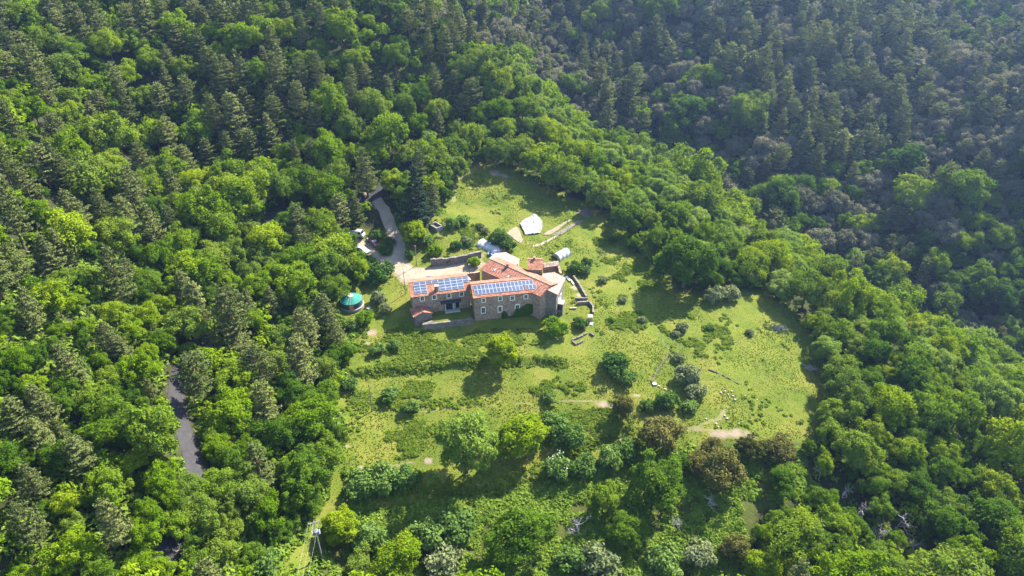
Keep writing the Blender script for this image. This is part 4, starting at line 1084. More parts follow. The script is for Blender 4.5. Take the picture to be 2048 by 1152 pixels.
M['pale_frame'] = plain('aluminium_frame', (.36, .38, .41), .4, .05, 2)
M['skylight'] = plain('bright_skylight_glass', (.30, .34, .38), .25, .1, 1, spec=.6)
M['concrete'] = plain('concrete', (.23, .215, .195), .9, .18, 1.5, bump=.2)
M['plastic'] = plain('white_greenhouse_film', (.34, .345, .35), .7, .24, 1.3, bump=.6)
M['sheet_film'] = plain('creased_white_film', (.20, .20, .21), .7, .3, 2.2, bump=1.0)
M['plaster'] = plain('pale_plaster', (.36, .31, .26), .95, .2, 1.2)
M['wood'] = plain('weathered_wood', (.22, .17, .13), .9, .35, 4)
M['pole_wood'] = plain('pole_wood', (.17, .14, .115), .9, .3, 4)
M['pole_pale'] = plain('pale_concrete_pole', (.24, .235, .225), .85, .15, 3)
M['steel'] = plain('galvanised_steel', (.20, .215, .225), .6, .2, 4, metallic=.2)
M['wire'] = plain('pale_wire', (.55, .57, .55), .5, .05, 2)
M['straw'] = plain('straw_mulch', (.21, .17, .115), .95, .35, 3.0, bump=.8)
M['bed_soil'] = plain('grey_brown_bed_soil', (.13, .108, .08), .95, .4, 2.0, bump=.8)
M['yurt_roof'] = plain('green_canvas', (.008, .135, .105), .75, .18, .9)
M['yurt_wall'] = plain('dark_green_canvas', (.010, .085, .080), .8, .25, 1.2)
M['orange'] = plain('orange_door_paint', (.52, .15, .06), .7, .2, 2)
M['van_paint'] = plain('white_van_paint', (.40, .40, .41), .35, .05, 1, spec=.5)
M['maroon'] = plain('maroon_paint', (.16, .022, .035), .28, .15, 1, spec=.6)
M['rubber'] = plain('black_rubber', (.02, .02, .02), .8, .2, 3)
M['black'] = plain('black_trim', (.025, .025, .028), .5, .2, 3)
M['lamp'] = plain('clear_lamp_glass', (.36, .36, .36), .15, .05, 1, spec=.6)
M['blue_tarp'] = plain('blue_grey_tarp', (.12, .17, .26), .6, .2, 2)
M['hutch'] = plain('tan_boards', (.42, .27, .17), .9, .2, 3)

def dirs(a, b):
    e = np.array(b[:2]) - np.array(a[:2]); L = float(np.hypot(*e)); e = e / L
    n = np.array([-e[1], e[0]])
    return np.array([e[0], e[1], 0.]), np.array([n[0], n[1], 0.]), L
def on_plane(u, v, p0, n):
    a, b_, c = rays(u, v); d = np.array([float(a), float(b_), float(c)]); o = np.array([0, 0, CAM_Z])
    return o + d * float(np.dot(np.asarray(p0) - o, n) / np.dot(d, n))
UP = np.array([0, 0, 1.])

def roof(parent, e0, e1, r1, r0, mat, name='roof', pitch=.40, thick=.16, step=.10):
    """one slope in stepped tile courses, from the eave e0-e1 to the ridge r0-r1"""
    e0, e1, r1, r0 = (np.asarray(q, float) for q in (e0, e1, r1, r0))
    n = unit(np.cross(e1 - e0, r0 - e0)); n = n if n[2] > 0 else -n
    L = np.linalg.norm(r0 - e0); k = max(2, int(round(L / pitch)))
    mb = MB()
    for i in range(k):
        a, b_ = i / k, (i + 1) / k
        p, q = e0 + (r0 - e0) * a, e1 + (r1 - e1) * a
        s, t_ = e0 + (r0 - e0) * b_, e1 + (r1 - e1) * b_
        mb.poly([p + n * step, q + n * step, t_ + n * .012, s + n * .012])
        mb.poly([p - n * .0, q - n * .0, q + n * step, p + n * step])
    dn = n * -thick
    mb.poly([e0 + dn, r0 + dn, r1 + dn, e1 + dn])
    mb.poly([e0 + dn, e1 + dn, e1, e0]); mb.poly([r1 + dn, r0 + dn, r0 + n * .012, r1 + n * .012])
    mb.poly([e1 + dn, r1 + dn, r1 + n * .012, e1 + n * step]); mb.poly([r0 + dn, e0 + dn, e0 + n * step, r0 + n * .012])
    return mb.build(name, mat, parent), n
def ridge(parent, a, b_, mat, r_=.17):
    mb = MB(); a, b_ = np.asarray(a, float), np.asarray(b_, float); k = max(3, int(np.linalg.norm(b_ - a) / .45))
    for i in range(k):
        p, q = a + (b_ - a) * i / k, a + (b_ - a) * (i + 1.06) / k
        mb.tube([p, q], [r_, r_ * .86], 7)
    return mb.build('ridge_tiles', mat, parent)
def window(parent, p, e, n, w, hgt, pane='glass', arch=False, bars=True, name='window', sur=.24):
    """stone surround with a pane and glazing bars; p is the middle of the opening on the wall face"""
    p = np.asarray(p, float); e = np.asarray(e, float); n = np.asarray(n, float)
    mb = MB(); o = p - n * .10
    a, b_ = w / 2, hgt / 2
    for (x0, x1, z0, z1) in ((-a - sur, -a, -b_ - sur, b_ + sur), (a, a + sur, -b_ - sur, b_ + sur), (-a, a, b_, b_ + sur * (1.7 if arch else 1)), (-a - .06, a + .06, -b_ - sur, -b_)):
        mb.obox(o + e * x0 + UP * z0, e * (x1 - x0), n * .16, UP * (z1 - z0))
    wo_ = mb.build(name, M['dressed'], parent)
    q = MB(); q.obox(o + e * -a + UP * -b_, e * w, n * .115, UP * hgt); q.build('pane', M[pane], wo_)
    if bars:
        q = MB(); q.obox(o + n * .11 + e * -.035 + UP * -b_, e * .07, n * .03, UP * hgt)
        q.obox(o + n * .11 + e * -a + UP * -.03, e * w, n * .026, UP * .06)
        q.build('frame', M['white_paint'], wo_)
    return wo_
def panel_mesh(w, hgt):
    mb = MB()
    mb.obox((0, 0, 0), (w, 0, 0), (0, hgt, 0), (0, 0, .045), 1)
    mb.poly([(.055, .055, .0475), (w - .055, .055, .0475), (w - .055, hgt - .055, .0475), (.055, hgt - .055, .0475)], 0)
    return mb.mesh('solar_panel', [M['cell'], M['pale_frame']])
def place_panel(me, parent, o, ex, ey, n, lift=.16):
    ob = link('solar_panel', me, parent)
    mt = Matrix(((ex[0], ey[0], n[0], 0), (ex[1], ey[1], n[1], 0), (ex[2], ey[2], n[2], 0), (0, 0, 0, 1)))
    q = np.asarray(o) + n * lift; mt.translation = Vector(q); ob.matrix_local = mt
    return ob
def gable_house(parent, A, e1, e2, L, W, zb, ze, rise, run, mat, roofmat, over=.3, tiles=True, ridge_mat=None, backmat=None):
    """walls and a ridged roof over a rectangle; A is the front left corner, run the ridge's distance from the front"""
    A = np.array([A[0], A[1], 0.]); zr = ze + rise; zk = zr - (W - run) * rise / run if backmat != 'low' else ze
    mb = MB()
    c = [A, A + e1 * L, A + e1 * L + e2 * W, A + e2 * W]
    m0, m1 = A + e2 * run, A + e1 * L + e2 * run
    drop = .06
    mb.poly([c[0] + UP * zb, c[1] + UP * zb, c[1] + UP * (ze - drop), c[0] + UP * (ze - drop)])
    mb.poly([c[1] + UP * zb, c[2] + UP * zb, c[2] + UP * (zk - drop), m1 + UP * (zr - drop), c[1] + UP * (ze - drop)])
    mb.poly([c[2] + UP * zb, c[3] + UP * zb, c[3] + UP * (zk - drop), c[2] + UP * (zk - drop)])
    mb.poly([c[3] + UP * zb, c[0] + UP * zb, c[0] + UP * (ze - drop), m0 + UP * (zr - drop), c[3] + UP * (zk - drop)])
    wall = mb.build('wall', mat, parent)
    sl = rise / run; sb = (zr - zk) / (W - run)
    E0, E1 = c[0] - e1 * over - e2 * over + UP * (ze - sl * over + .1), c[1] + e1 * over - e2 * over + UP * (ze - sl * over + .1)
    R0, R1 = m0 - e1 * over + UP * (zr + .1), m1 + e1 * over + UP * (zr + .1)
    B0, B1 = c[3] - e1 * over + e2 * over + UP * (zk - sb * over + .1), c[2] + e1 * over + e2 * over + UP * (zk - sb * over + .1)
    front, n = roof(parent, E0, E1, R1, R0, roofmat)
    back, nb_ = roof(parent, B1, B0, R0, R1, roofmat)
    ridge(parent, R0 + UP * .05, R1 + UP * .05, ridge_mat or roofmat)
    return wall, front, n, (E0, E1, R0, R1), back, nb_
def chimney(parent, p, w, hgt, mat, name='chimney', cap='tile', rnd=False):
    mb = MB(); p = np.asarray(p, float)
    if rnd:
        mb.tube([p - UP * .5, p + UP * hgt * .7, p + UP * hgt], [w * .75, w * .55, w * .5], 10)
    else:
        mb.box(p, (1, 0, 0), (0, 1, 0), w / 2, w / 2, p[2] - .6, p[2] + hgt)
    o = mb.build(name, mat, parent)
    q = MB(); q.box(p, (1, 0, 0), (0, 1, 0), w * .62, w * .62, p[2] + hgt + .004, p[2] + hgt + .12); q.build('chimney_cap', M[cap], o)
    return o

# ------------------------------------------------------------------ the left wing with its solar roof
A, B = P(821.4, 595.3, 7.0), P(936, 581, 7.0)
e1, e2, L = dirs(A, B)
lw = empty('farmhouse_wing', (0, 0, 0))
tag(lw, 'lower stone farmhouse wing with landscape solar panels, porch and small white-framed windows', 'house')
A0 = A + e1 * .3 + e2 * .3; L0 = L + .3
wall, front, n, (E0, E1, R0, R1), back, _ = gable_house(lw, A0, e1, e2, L0, 7.6, -1.0, 7.0, 1.45, 4.55, M['stone'], M['tile_new'])
ey = unit(R0 - E0); LS = np.linalg.norm(R0 - E0)
pm = panel_mesh(1.63, .97); pw, phh = 1.66, 1.0
x0 = 1.25; t0 = LS - .22 - 4 * phh
for row, cols in enumerate([range(9), (0, 1, 4, 5, 6, 7, 8), (0, 1, 4, 5, 6, 7), (0, 1, 4, 5, 6, 7)]):
    for c_ in cols:
        place_panel(pm, front, E0 + e1 * (x0 + c_ * pw - .0) + ey * (t0 + (3 - row) * phh), e1, ey, n)
chimney(lw, on_plane(873.4, 581, E0, n), .95, 1.5, M['pale_stone'], cap='concrete', rnd=True)
nf = -e2
for u_, v_ in ((844.6, 597.3), (868.5, 594.4), (897.9, 591.2), (923, 588)):
    window(lw, on_plane(u_, v_, A0, nf), e1, nf, .85, 1.15)
pc = on_plane(899, 612, A0, nf)
# porch: glazed opening, two white posts, dark beam, white step
w_ = window(lw, on_plane(898.5, 611.5, A0, nf), e1, nf, 1.9, 2.3, name='glazed_door', sur=.1, bars=False)
w_ = window(lw, on_plane(915, 609, A0, nf), e1, nf, 1.2, 2.2, name='glazed_door', sur=.1, bars=False)
pb = on_plane(880, 602.5, A0, nf); pe = on_plane(921, 597.5, A0, nf)
mb = MB(); mb.obox(pb + UP * -.15, pe - pb - UP * (pe - pb)[2], -e2 * 1.5, UP * .22); mb.build('porch_beam', M['beam'], lw)
for u_, v_ in ((889.5, 605), (906, 603)):
    q = on_plane(u_, v_, A0, nf) - e2 * 1.3; mb = MB(); mb.box(q, e1, e2, .10, .10, 1.15, pb[2] - .16); mb.build('porch_post', M['white_paint'], lw)
q = on_plane(905, 620.5, A0 - e2 * 1.4, nf); mb = MB(); mb.obox(np.array([q[0], q[1], 1.1]) - e1 * 2.0, e1 * 4.1, e2 * .9, UP * .55); mb.build('porch_step', M['white_paint'], lw)

# ------------------------------------------------------------------ the main front block
A, B = P(946.1, 597.1, 7.6), P(1073, 584.4, 7.6)
e1, e2, L = dirs(A, B); nf = -e2
fh = empty('farmhouse', (0, 0, 0))
tag(fh, 'tall stone farmhouse block with two rows of portrait solar panels and ivy', 'house')
A0 = A + e1 * .3 + e2 * .3
wall, front, n, (E0, E1, R0, R1), back, _ = gable_house(fh, A0, e1, e2, L - .6, 6.6, -2.2, 7.6, 1.32, 4.3, M['stone'], M['tile'])
ey = unit(R0 - E0); LS = np.linalg.norm(R0 - E0)
pm = panel_mesh(.985, 1.62)
for c_ in range(16): place_panel(pm, front, E0 + e1 * (.55 + c_ * 1.01) + ey * (LS - .45 - 1.65), e1, ey, n)
for c_ in range(16):
    place_panel(pm, front, E0 + e1 * (.62 + c_ * 1.01 + (.55 if c_ > 12 else 0)) + ey * (LS - .45 - 3.3), e1, ey, n)
for u_, v_, w_, h_, pn, nm in ((967.2, 600.5, .75, 1.05, 'glass', 'window'), (1000.5, 597.3, .75, 1.05, 'glass', 'window'), (1024.8, 596, .85, 1.1, 'glass', 'window'), (1051.7, 593.4, .8, 1.05, 'glass', 'window'), (966.7, 620.5, .85, 1.6, 'glass', 'window'), (1000, 618.3, .85, 1.6, 'shutter', 'shuttered_window'), (1034.7, 615.5, .95, 1.7, 'glass', 'window')):
    window(fh, on_plane(u_, v_, A0, nf), e1, nf, w_, h_, pn, arch=h_ > 1.5, bars=pn == 'glass', name=nm)
window(fh, on_plane(970, 637.5, A0, nf), e1, nf, .3, .45, bars=False, name='wall_slit', sur=.05)  # dark pane on the solid wall stands for shade in the hole
q = on_plane(1060.5, 639, A0, nf); window(fh, q, e1, nf, 1.5, 2.0, arch=True, bars=False, name='cellar_doorway', sur=.12)  # doorway is a dark pane that stands for its unlit inside
# ivy on the wall
poly = PX('1004,622 1010,621 1017,632 1027,630 1030,618 1040,616 1053,607 1070,609 1068,621 1058,630 1054,641 1050,650 1002,650 1003,636')
r = np.random.default_rng(5); qu, qv = r.uniform(1000, 1072, 9000), r.uniform(604, 652, 9000)
k = in_poly(qu, qv, poly); qu, qv = qu[k], qv[k]
pp = np.array([on_plane(a_, b_, A0, nf) for a_, b_ in zip(qu, qv)])
bump = noise(pp[:, 0] * 1.0, pp[:, 2], 1.1, 3, 2)
pp = pp + nf * (.08 + .75 * np.clip(bump - .25, 0, 1))[:, None]
V, F = leaf_quads(pp, nf + r.normal(size=pp.shape) * .5 + [0, 0, .4], np.full(len(pp), .17), r)
iv = link('ivy', mesh_np('ivy', V, F, M['leaf_o'], {'tint': np.repeat(np.clip(bump + r.uniform(-.2, .5, len(pp)), 0, 1), 4)}))
tag(iv, 'dark green ivy climbing the front wall of the farmhouse', 'ivy')

# ------------------------------------------------------------------ the long wing behind
C, D = P(960, 539, 7.5), P(1081, 593.5, 7.5)
f1, f2, LL = dirs(C, D)
lg = empty('farmhouse_long_wing', (0, 0, 0))
tag(lg, 'long stone wing with red tiled ridge roof, skylights and gable end', 'house')
C0 = C + f1 * .3 + f2 * .3
wall, front, n, (E0, E1, R0, R1), back, nb_ = gable_house(lg, C0, f1, f2, LL - .6, 7.2, -2.0, 7.5, 1.3, 4.0, M['stone'], M['tile'], ridge_mat=M['tile_pale'])
ey = unit(R0 - E0)
for u_, v_ in ((990.5, 540), (1017, 553), (1038, 560.7)):
    q = on_plane(u_, v_, E0, n); mb = MB(); mb.obox(q - f1 * .3 - ey * .55 + n * .03, f1 * .6, ey * 1.1, n * .10); sk = mb.build('skylight', M['black'], front)
    mb = MB(); mb.obox(q - f1 * .23 - ey * .47 + n * .135, f1 * .46, ey * .94, n * .012); mb.build('pane', M['skylight'], sk)
chimney(lg, R0 + (R1 - R0) * .30, .7, .95, M['dark_stone'])
gn = f1
G0 = C0 + f1 * (LL - .6)
for u_, v_, w_, h_ in ((1099.5, 586.5, .8, 1.5), (1098.5, 606.5, .75, 1.6), (1098, 624, .5, .9)):
    window(lg, on_plane(u_, v_, G0, gn), f2, gn, w_, h_, arch=h_ > 1)

# ------------------------------------------------------------------ tower, connecting roof, barn, ruin, annex, pale-roofed store
T0, T1 = P(1054, 539.5, 8.6), P(1086, 540.2, 8.6)
t1, t2, TL = dirs(T0, T1)
tw = empty('stone_tower', (0, 0, 0)); tag(tw, 'square stone tower with bright orange tiled roof', 'tower')
wall, front, n, ends, back, _ = gable_house(tw, T0 + t1 * .2 + t2 * .2, t1, t2, TL - .4, 4.6, -.5, 8.6, 1.1, 3.4, M['stone'], M['tile_new'], over=.2)
window(tw, on_plane(1067, 543.5, T0 + t2 * .2, -t2), t1, -t2, .5, .5, bars=False, sur=.06)
chimney(tw, ends[2] * .5 + ends[3] * .5 - t1 * .3, .6, .7, M['pale_stone'])
S0, S1 = P(1036, 548, 7.3), P(1066, 558, 7.3)
s1, s2, SL = dirs(S0, S1)
lt = empty('connecting_building', (0, 0, 0)); tag(lt, 'small red-roofed link between the long wing and the orange tower', 'building')
gable_house(lt, S0, s1, s2, SL, 3.6, -.5, 6.6, .7, 2.2, M['stone'], M['tile_new'], over=.15)
# barn: ridge runs away from the viewer
Q0, Q1 = P(1096, 570, 8.3), P(1108, 546, 8.3)
q1, q2, QL = dirs(Q1, Q0)      # along the ridge towards the viewer; q2 points to the right-hand slope
if q2[0] < 0: q2 = -q2
bn = empty('barn', (0, 0, 0)); tag(bn, 'stone barn with one pink and one weathered brown roof slope beside the tower', 'barn')
ra, rb = np.array(Q1) - q1 * .3, np.array(Q0) + q1 * 2.2
wl, wr = 3.2, 3.0
mb = MB(); za, zc = 7.2, 7.1
c = [ra - q2 * wl, rb - q2 * wl, rb + q2 * wr, ra + q2 * wr]
base = [np.array([p[0], p[1], -2.2]) for p in c]
fl = lambda p, z: np.array([p[0], p[1], z])
mb.poly([fl(c[0], -2.2), fl(c[1], -2.2), fl(c[1], za), fl(c[0], za)]); mb.poly([fl(c[1], -2.2), fl(c[2], -2.2), fl(c[2], zc), fl(rb, 8.2), fl(c[1], za)])
mb.poly([fl(c[2], -2.2), fl(c[3], -2.2), fl(c[3], zc), fl(c[2], zc)]); mb.poly([fl(c[3], -2.2), fl(c[0], -2.2), fl(c[0], za), fl(ra, 8.2), fl(c[3], zc)])
mb.build('wall', M['pale_stone'], bn)
roof(bn, fl(c[0], za + .1), fl(c[1], za + .1), fl(rb, 8.32), fl(ra, 8.32), M['tile_old'])
roof(bn, fl(c[2], zc + .1) + q2 * .3 - UP * .1, fl(c[3], zc + .1) + q2 * .3 - UP * .1, fl(ra, 8.32), fl(rb, 8.32), M['tile_pale'])
ridge(bn, fl(ra, 8.36), fl(rb, 8.36), M['tile_pale'])
for tt in (.45, .72):
    window(bn, c[3] + (c[2] - c[3]) * tt + UP * (3.6 - (c[3] + (c[2] - c[3]) * tt)[2]), q1, q2, .7, 1.1)
# annex with a dark sheet for its unlit opening and rubble
an = empty('annex', (0, 0, 0)); tag(an, 'small flat-topped stone annex with opening drawn as a dark sheet at the barn corner', 'annex')
q = P(1122, 604, 3.2); mb = MB(); mb.box(q, q1, q2, 1.0, .8, -2.0, 3.1); mb.build('wall', M['pale_stone'], an)
mb = MB(); mb.box(q, q1, q2, 1.15, .95, 3.105, 3.28); mb.build('roof_slab', M['concrete'], an)
mb = MB(); mb.obox(fl(q, 1.2) + q1 * 1.0 - q2 * .6, q2 * 1.2, q1 * .03, UP * 1.6); mb.build('opening', M['glass'], an)  # dark sheet over the solid wall stands for shade inside the opening
# roofless ruin behind the tower
ru = empty('roofless_ruin', (0, 0, 0)); tag(ru, 'roofless stone ruin with broken tiles right of the orange tower', 'ruin')
def wall_run(parent, pts, zb, zt, th, mat, name='wall', jag=0.0, seed=0):
    """a thick wall along a line with an uneven top"""
    r_ = np.random.default_rng(seed); pts = [np.asarray(p, float)[:2] for p in pts]; mb = MB()
    for a_, b_ in zip(pts[:-1], pts[1:]):
        L_ = np.hypot(*(b_ - a_)); k = max(1, int(L_ / .8)) if jag else 1
        d = (b_ - a_) / L_; n_ = np.array([-d[1], d[0]])
        zl = [(zt(*(a_ + d * L_ * i / k)) if callable(zt) else zt) + (r_.uniform(-jag, jag) if jag else 0) for i in range(k + 1)]
        zz = [(zb(*(a_ + d * L_ * i / k)) if callable(zb) else zb) for i in range(k + 1)]
        for i in range(k):
            p, q = a_ + d * L_ * i / k, a_ + d * L_ * (i + 1) / k
            w0, w1 = th / 2 * (1 + (r_.uniform(-.1, .1) if jag else 0)), th / 2
            mb.prism([p - n_ * w0, q - n_ * w1, q + n_ * w1, p + n_ * w0], [zz[i], zz[i + 1], zz[i + 1], zz[i]], [zl[i], zl[i + 1], zl[i + 1], zl[i]])
    return mb.build(name, mat, parent)
ra_, rb_, rc_ = P(1087, 529, 6.6), P(1117, 526, 6.3), P(1122, 547, 5.6)
wall_run(ru, [ra_, rb_], -1, 6.4, .6, M['stone'], jag=.18, seed=1)
wall_run(ru, [rb_, rc_], -1, 5.6, .6, M['stone'], jag=.25, seed=2)
d = unit(np.array(rb_) - np.array(ra_)); d[2] = 0
mb = MB()
roof(ru, fl(ra_, 6.3) + np.array([0, -.9, -.2]), fl(rb_, 6.2) + np.array([0, -.9, -.2]), fl(rb_, 6.75) + np.array([0, .5, 0]), fl(ra_, 6.75) + np.array([0, .5, 0]), M['tile_old'])
# pale-roofed store behind the long wing
st = empty('store_shed', (0, 0, 0)); tag(st, 'low store with bleached white-pink roof behind the long wing', 'shed')
cs = [P(980, 517, 4.0), P(1020, 536, 4.0), P(1036, 527, 4.1), P(1038, 518, 4.2), P(1011, 505, 4.3), P(990, 507.5, 4.2)]
mb = MB(); mb.prism([p[:2] for p in cs], 1.0, [p[2] - .12 for p in cs]); mb.build('wall', M['plaster'], st)
cen = np.mean(cs, 0); mb = MB(); big = [cen + (p - cen) * 1.05 for p in cs]; mb.prism([p[:2] for p in big], [p[2] - .11 for p in cs], [p[2] + .05 for p in cs]); mb.build('roof', M['white_roof'], st)
mb = MB(); q = P(1001.5, 526, 4.2); mb.tube([q, q + UP * 1.5], .13, 8); mb.tube([q + UP * 1.5, q + UP * 1.7], [.2, .2], 8); mb.build('flue', M['steel'], st)

# ------------------------------------------------------------------ small front shed, terrace wall and other walls
FL, FR = P(830.5, 650.6, .2), P(865, 641.6, .4)
g1, g2, GL = dirs(FL, FR)
sh = empty('front_shed', (0, 0, 0)); tag(sh, 'small stone shed with red ridged roof at the terrace corner', 'shed')
D_ = 4.0; ze, zr = 2.9, 3.85
c = [np.array([*FL[:2], 0]), np.array([*FR[:2], 0]), np.array([*FR[:2], 0]) + g2 * D_, np.array([*FL[:2], 0]) + g2 * D_]
m0, m1 = c[0] + g1 * GL / 2, c[3] + g1 * GL / 2
mb = MB()
mb.poly([fl(c[0], -1.5), fl(c[1], -1.5), fl(c[1], ze), fl(m0, zr), fl(c[0], ze)]); mb.poly([fl(c[1], -1.5), fl(c[2], -1.5), fl(c[2], ze), fl(c[1], ze)])
mb.poly([fl(c[2], -1.5), fl(c[3], -1.5), fl(c[3], ze), fl(m1, zr), fl(c[2], ze)]); mb.poly([fl(c[3], -1.5), fl(c[0], -1.5), fl(c[0], ze), fl(c[3], ze)])
mb.build('wall', M['dark_stone'], sh)
sl = (zr - ze) / (GL / 2); ov = .3
roof(sh, fl(c[3], ze - sl * ov + .1) - g1 * ov + g2 * .1, fl(c[0], ze - sl * ov + .1) - g1 * ov - g2 * .2, fl(m0, zr + .1) - g2 * .2, fl(m1, zr + .1) + g2 * .1, M['tile'])
roof(sh, fl(c[1], ze - sl * ov + .1) + g1 * ov - g2 * .2, fl(c[2], ze - sl * ov + .1) + g1 * ov + g2 * .1, fl(m1, zr + .1) + g2 * .1, fl(m0, zr + .1) - g2 * .2, M['tile'])
ridge(sh, fl(m0, zr + .14) - g2 * .2, fl(m1, zr + .14) + g2 * .1, M['tile_pale'], .14)
chimney(sh, fl(m1, zr - .2) - g2 * .4 + g1 * .3, .8, 1.3, M['tile_new'], cap='concrete')
def wall_thing(name, label, cat, *args, **kw):
    o = wall_run(None, *args, name=name, **kw); return tag(o, label, cat)
wall_thing('terrace_wall', 'pale-topped stone wall along the terrace below the left wing', 'wall', [P(845, 648.5, 1.7), P(946, 637.5, 1.7)], -1.6, 1.75, .55, M['pale_stone'], jag=.06, seed=3)
wall_thing('terrace_wall', 'short stone wall joining the terrace to the small front shed', 'wall', [P(845, 648.5, 1.7) + [.1, .35, 0], P(866, 641, 1.7)], -1.2, 1.6, .5, M['pale_stone'], jag=.06, seed=4)
wall_thing('courtyard_wall', 'tall shaded stone wall closing the courtyard behind the wings', 'wall', [P(930, 549, 4.8), P(959, 540, 5.4)], .5, lambda x, y: 5.0, .6, M['stone'], jag=.1, seed=5)
wall_thing('plastered_wall', 'short pale plastered wall behind the left wing ridge', 'wall', [P(931, 549.5, 4.8) - [0, .7, 0], P(941, 562, 5.0)], .5, 5.4, .5, M['plaster'], jag=.04, seed=6)
wall_thing('ruined_wall', 'dark broken stone wall standing behind the left wing roof', 'wall', [P(853, 553, 4.6), P(906, 555, 4.6)], .5, 4.6, .6, M['dark_stone'], jag=.22, seed=7)
gz = lambda d: (lambda x, y: float(h(x, y)) + d)
wall_thing('retaining_wall', 'long rough stone retaining wall above the dirt yard', 'wall', [G(862, 531)[:2], G(895, 529)[:2], G(929, 523)[:2], G(962, 514)[:2]], gz(-1.0), gz(2.2), .7, M['dark_stone'], jag=.2, seed=8)
wall_thing('garden_wall', 'long low stone wall running beside the white boards', 'wall', [G(1147, 556)[:2], G(1160, 575)[:2], G(1173, 597)[:2]], gz(-.5), gz(.9), .55, M['pale_stone'], jag=.06, seed=9)
wall_thing('garden_wall', 'short low stone wall crossing the foot of the long garden wall', 'wall', [G(1150, 600)[:2], G(1174, 600)[:2]], gz(-.5), gz(.85), .45, M['pale_stone'], jag=.06, seed=10)
wall_thing('garden_wall', 'bent low stone wall above the small hutch', 'wall', [G(1154, 609)[:2], G(1178, 607)[:2], G(1186, 616)[:2], G(1186, 629)[:2]], gz(-.5), gz(.9), .5, M['pale_stone'], jag=.08, seed=11)
wall_thing('field_wall', 'narrow grey dry stone wall curving across the right meadow', 'wall', [G(1339, 707)[:2], G(1325, 727)[:2], G(1312, 747)[:2], G(1304, 766)[:2]], gz(-.4), gz(.4), .42, M['mossy_stone'], jag=.1, seed=12)
wall_thing('field_wall', 'overgrown stone wall line between meadow bushes and path end', 'wall', [G(1417, 739)[:2], G(1445, 750)[:2], G(1478, 768)[:2]], gz(-.4), gz(.14), .3, M['mossy_stone'], jag=.15, seed=13)
# stone border of an old bed
sf = empty('stone_border', (0, 0, 0)); tag(sf, 'rectangle of pale stone beams lying in the grass below the hutch', 'stone border')
for a_, b_ in (((1144.4, 681), (1151.6, 678)), ((1153, 677.6), (1166, 672.4)), ((1167, 671), (1173.5, 668)), ((1179.7, 667), (1188, 673)), ((1144.4, 684), (1152.5, 691)), ((1155.4, 689), (1165, 683.5))):
    wall_run(sf, [G(*a_)[:2], G(*b_)[:2]], gz(-.3), gz(.5), .38, M['pale_stone'], name='beam')
q = G(1146, 618); mb = MB(); mb.obox(q + [-.9, -.2, -.2], (1.8, .1, 0), (0, .5, 0), (0, 0, .6)); tag(mb.build('stone_bench', M['concrete']), 'pale stone bench in the grass right of the farmhouse', 'bench')
hu = empty('hutch', G(1180, 640)); tag(hu, 'small tan wooden hutch at the end of the bent garden wall', 'hutch')
mb = MB(); mb.prism([(-.55, -.5), (.55, -.5), (.55, .5), (-.55, .5)], -.2, 1.25); mb.build('body', M['hutch'], hu)
mb = MB(); mb.prism([(-.66, -.62), (.66, -.62), (.66, .62), (-.66, .62)], [1.26, 1.26, 1.4, 1.4], [1.32, 1.32, 1.46, 1.46]); mb.build('roof', M['plaster'], hu)
q = G(1182, 648); mb = MB(); mb.obox(q + [-.5, -.5, .05], (.9, -.2, 0), (.25, .8, .35), (0, -.02, .05)); tag(mb.build('metal_sheet', M['pale_frame']), 'pale blue-grey sheet leaning in the grass below the hutch', 'sheet')
for i, (u_, v_, dx, dy, w_) in enumerate(((1134, 559, 1.1, -2.6, .7), (1143, 566, .7, -2.4, .45))):
    q = G(u_, v_); mb = MB(); mb.obox(q + [-dx / 2, -dy / 2, .25], (dx, dy, 0), (w_, .2, .05), (0, 0, .06)); mb.obox(q + [-.1, -.1, -.2], (.2, 0, 0), (0, .2, 0), (0, 0, .45))
    tag(mb.build('white_board', M['white_paint']), ('wider' if i == 0 else 'narrower') + ' of the white boards lying left of the long garden wall', 'board')

# ------------------------------------------------------------------ tank, tunnels, plastic sheet, beds
tk = empty('concrete_tank', (0, 0, 0)); tag(tk, 'open rectangular concrete tank on the terrace above the farmhouse', 'tank')
zt = float(G(870, 462)[2]) + 1.3
o4 = [P(858, 446.5, zt), P(870, 459.5, zt), P(886, 453, zt), P(867.5, 442.5, zt)]
k1, k2, kl = dirs(o4[0], o4[2]); ctr = (np.array(o4[0]) + o4[2]) / 2
k1, k2, kl = dirs(o4[3], o4[2])
cw = ctr; hl, hw = 1.95, 1.15
for s_, (cc_, a_, b_) in enumerate(((cw + k2 * hw, hl, .14), (cw - k2 * hw, hl, .14), (cw + k1 * (hl - .14), .14, hw - .142), (cw - k1 * (hl - .14), .14, hw - .142))):
    mb = MB(); mb.box(cc_, k1, k2, a_, b_, zt - 2.6, zt); mb.build('side', M['concrete'], tk)
mb = MB(); mb.box(cw, k1, k2, hl - .3, hw - .15, zt - 1.2, zt - .75); mb.build('floor', M['bed_soil'], tk)
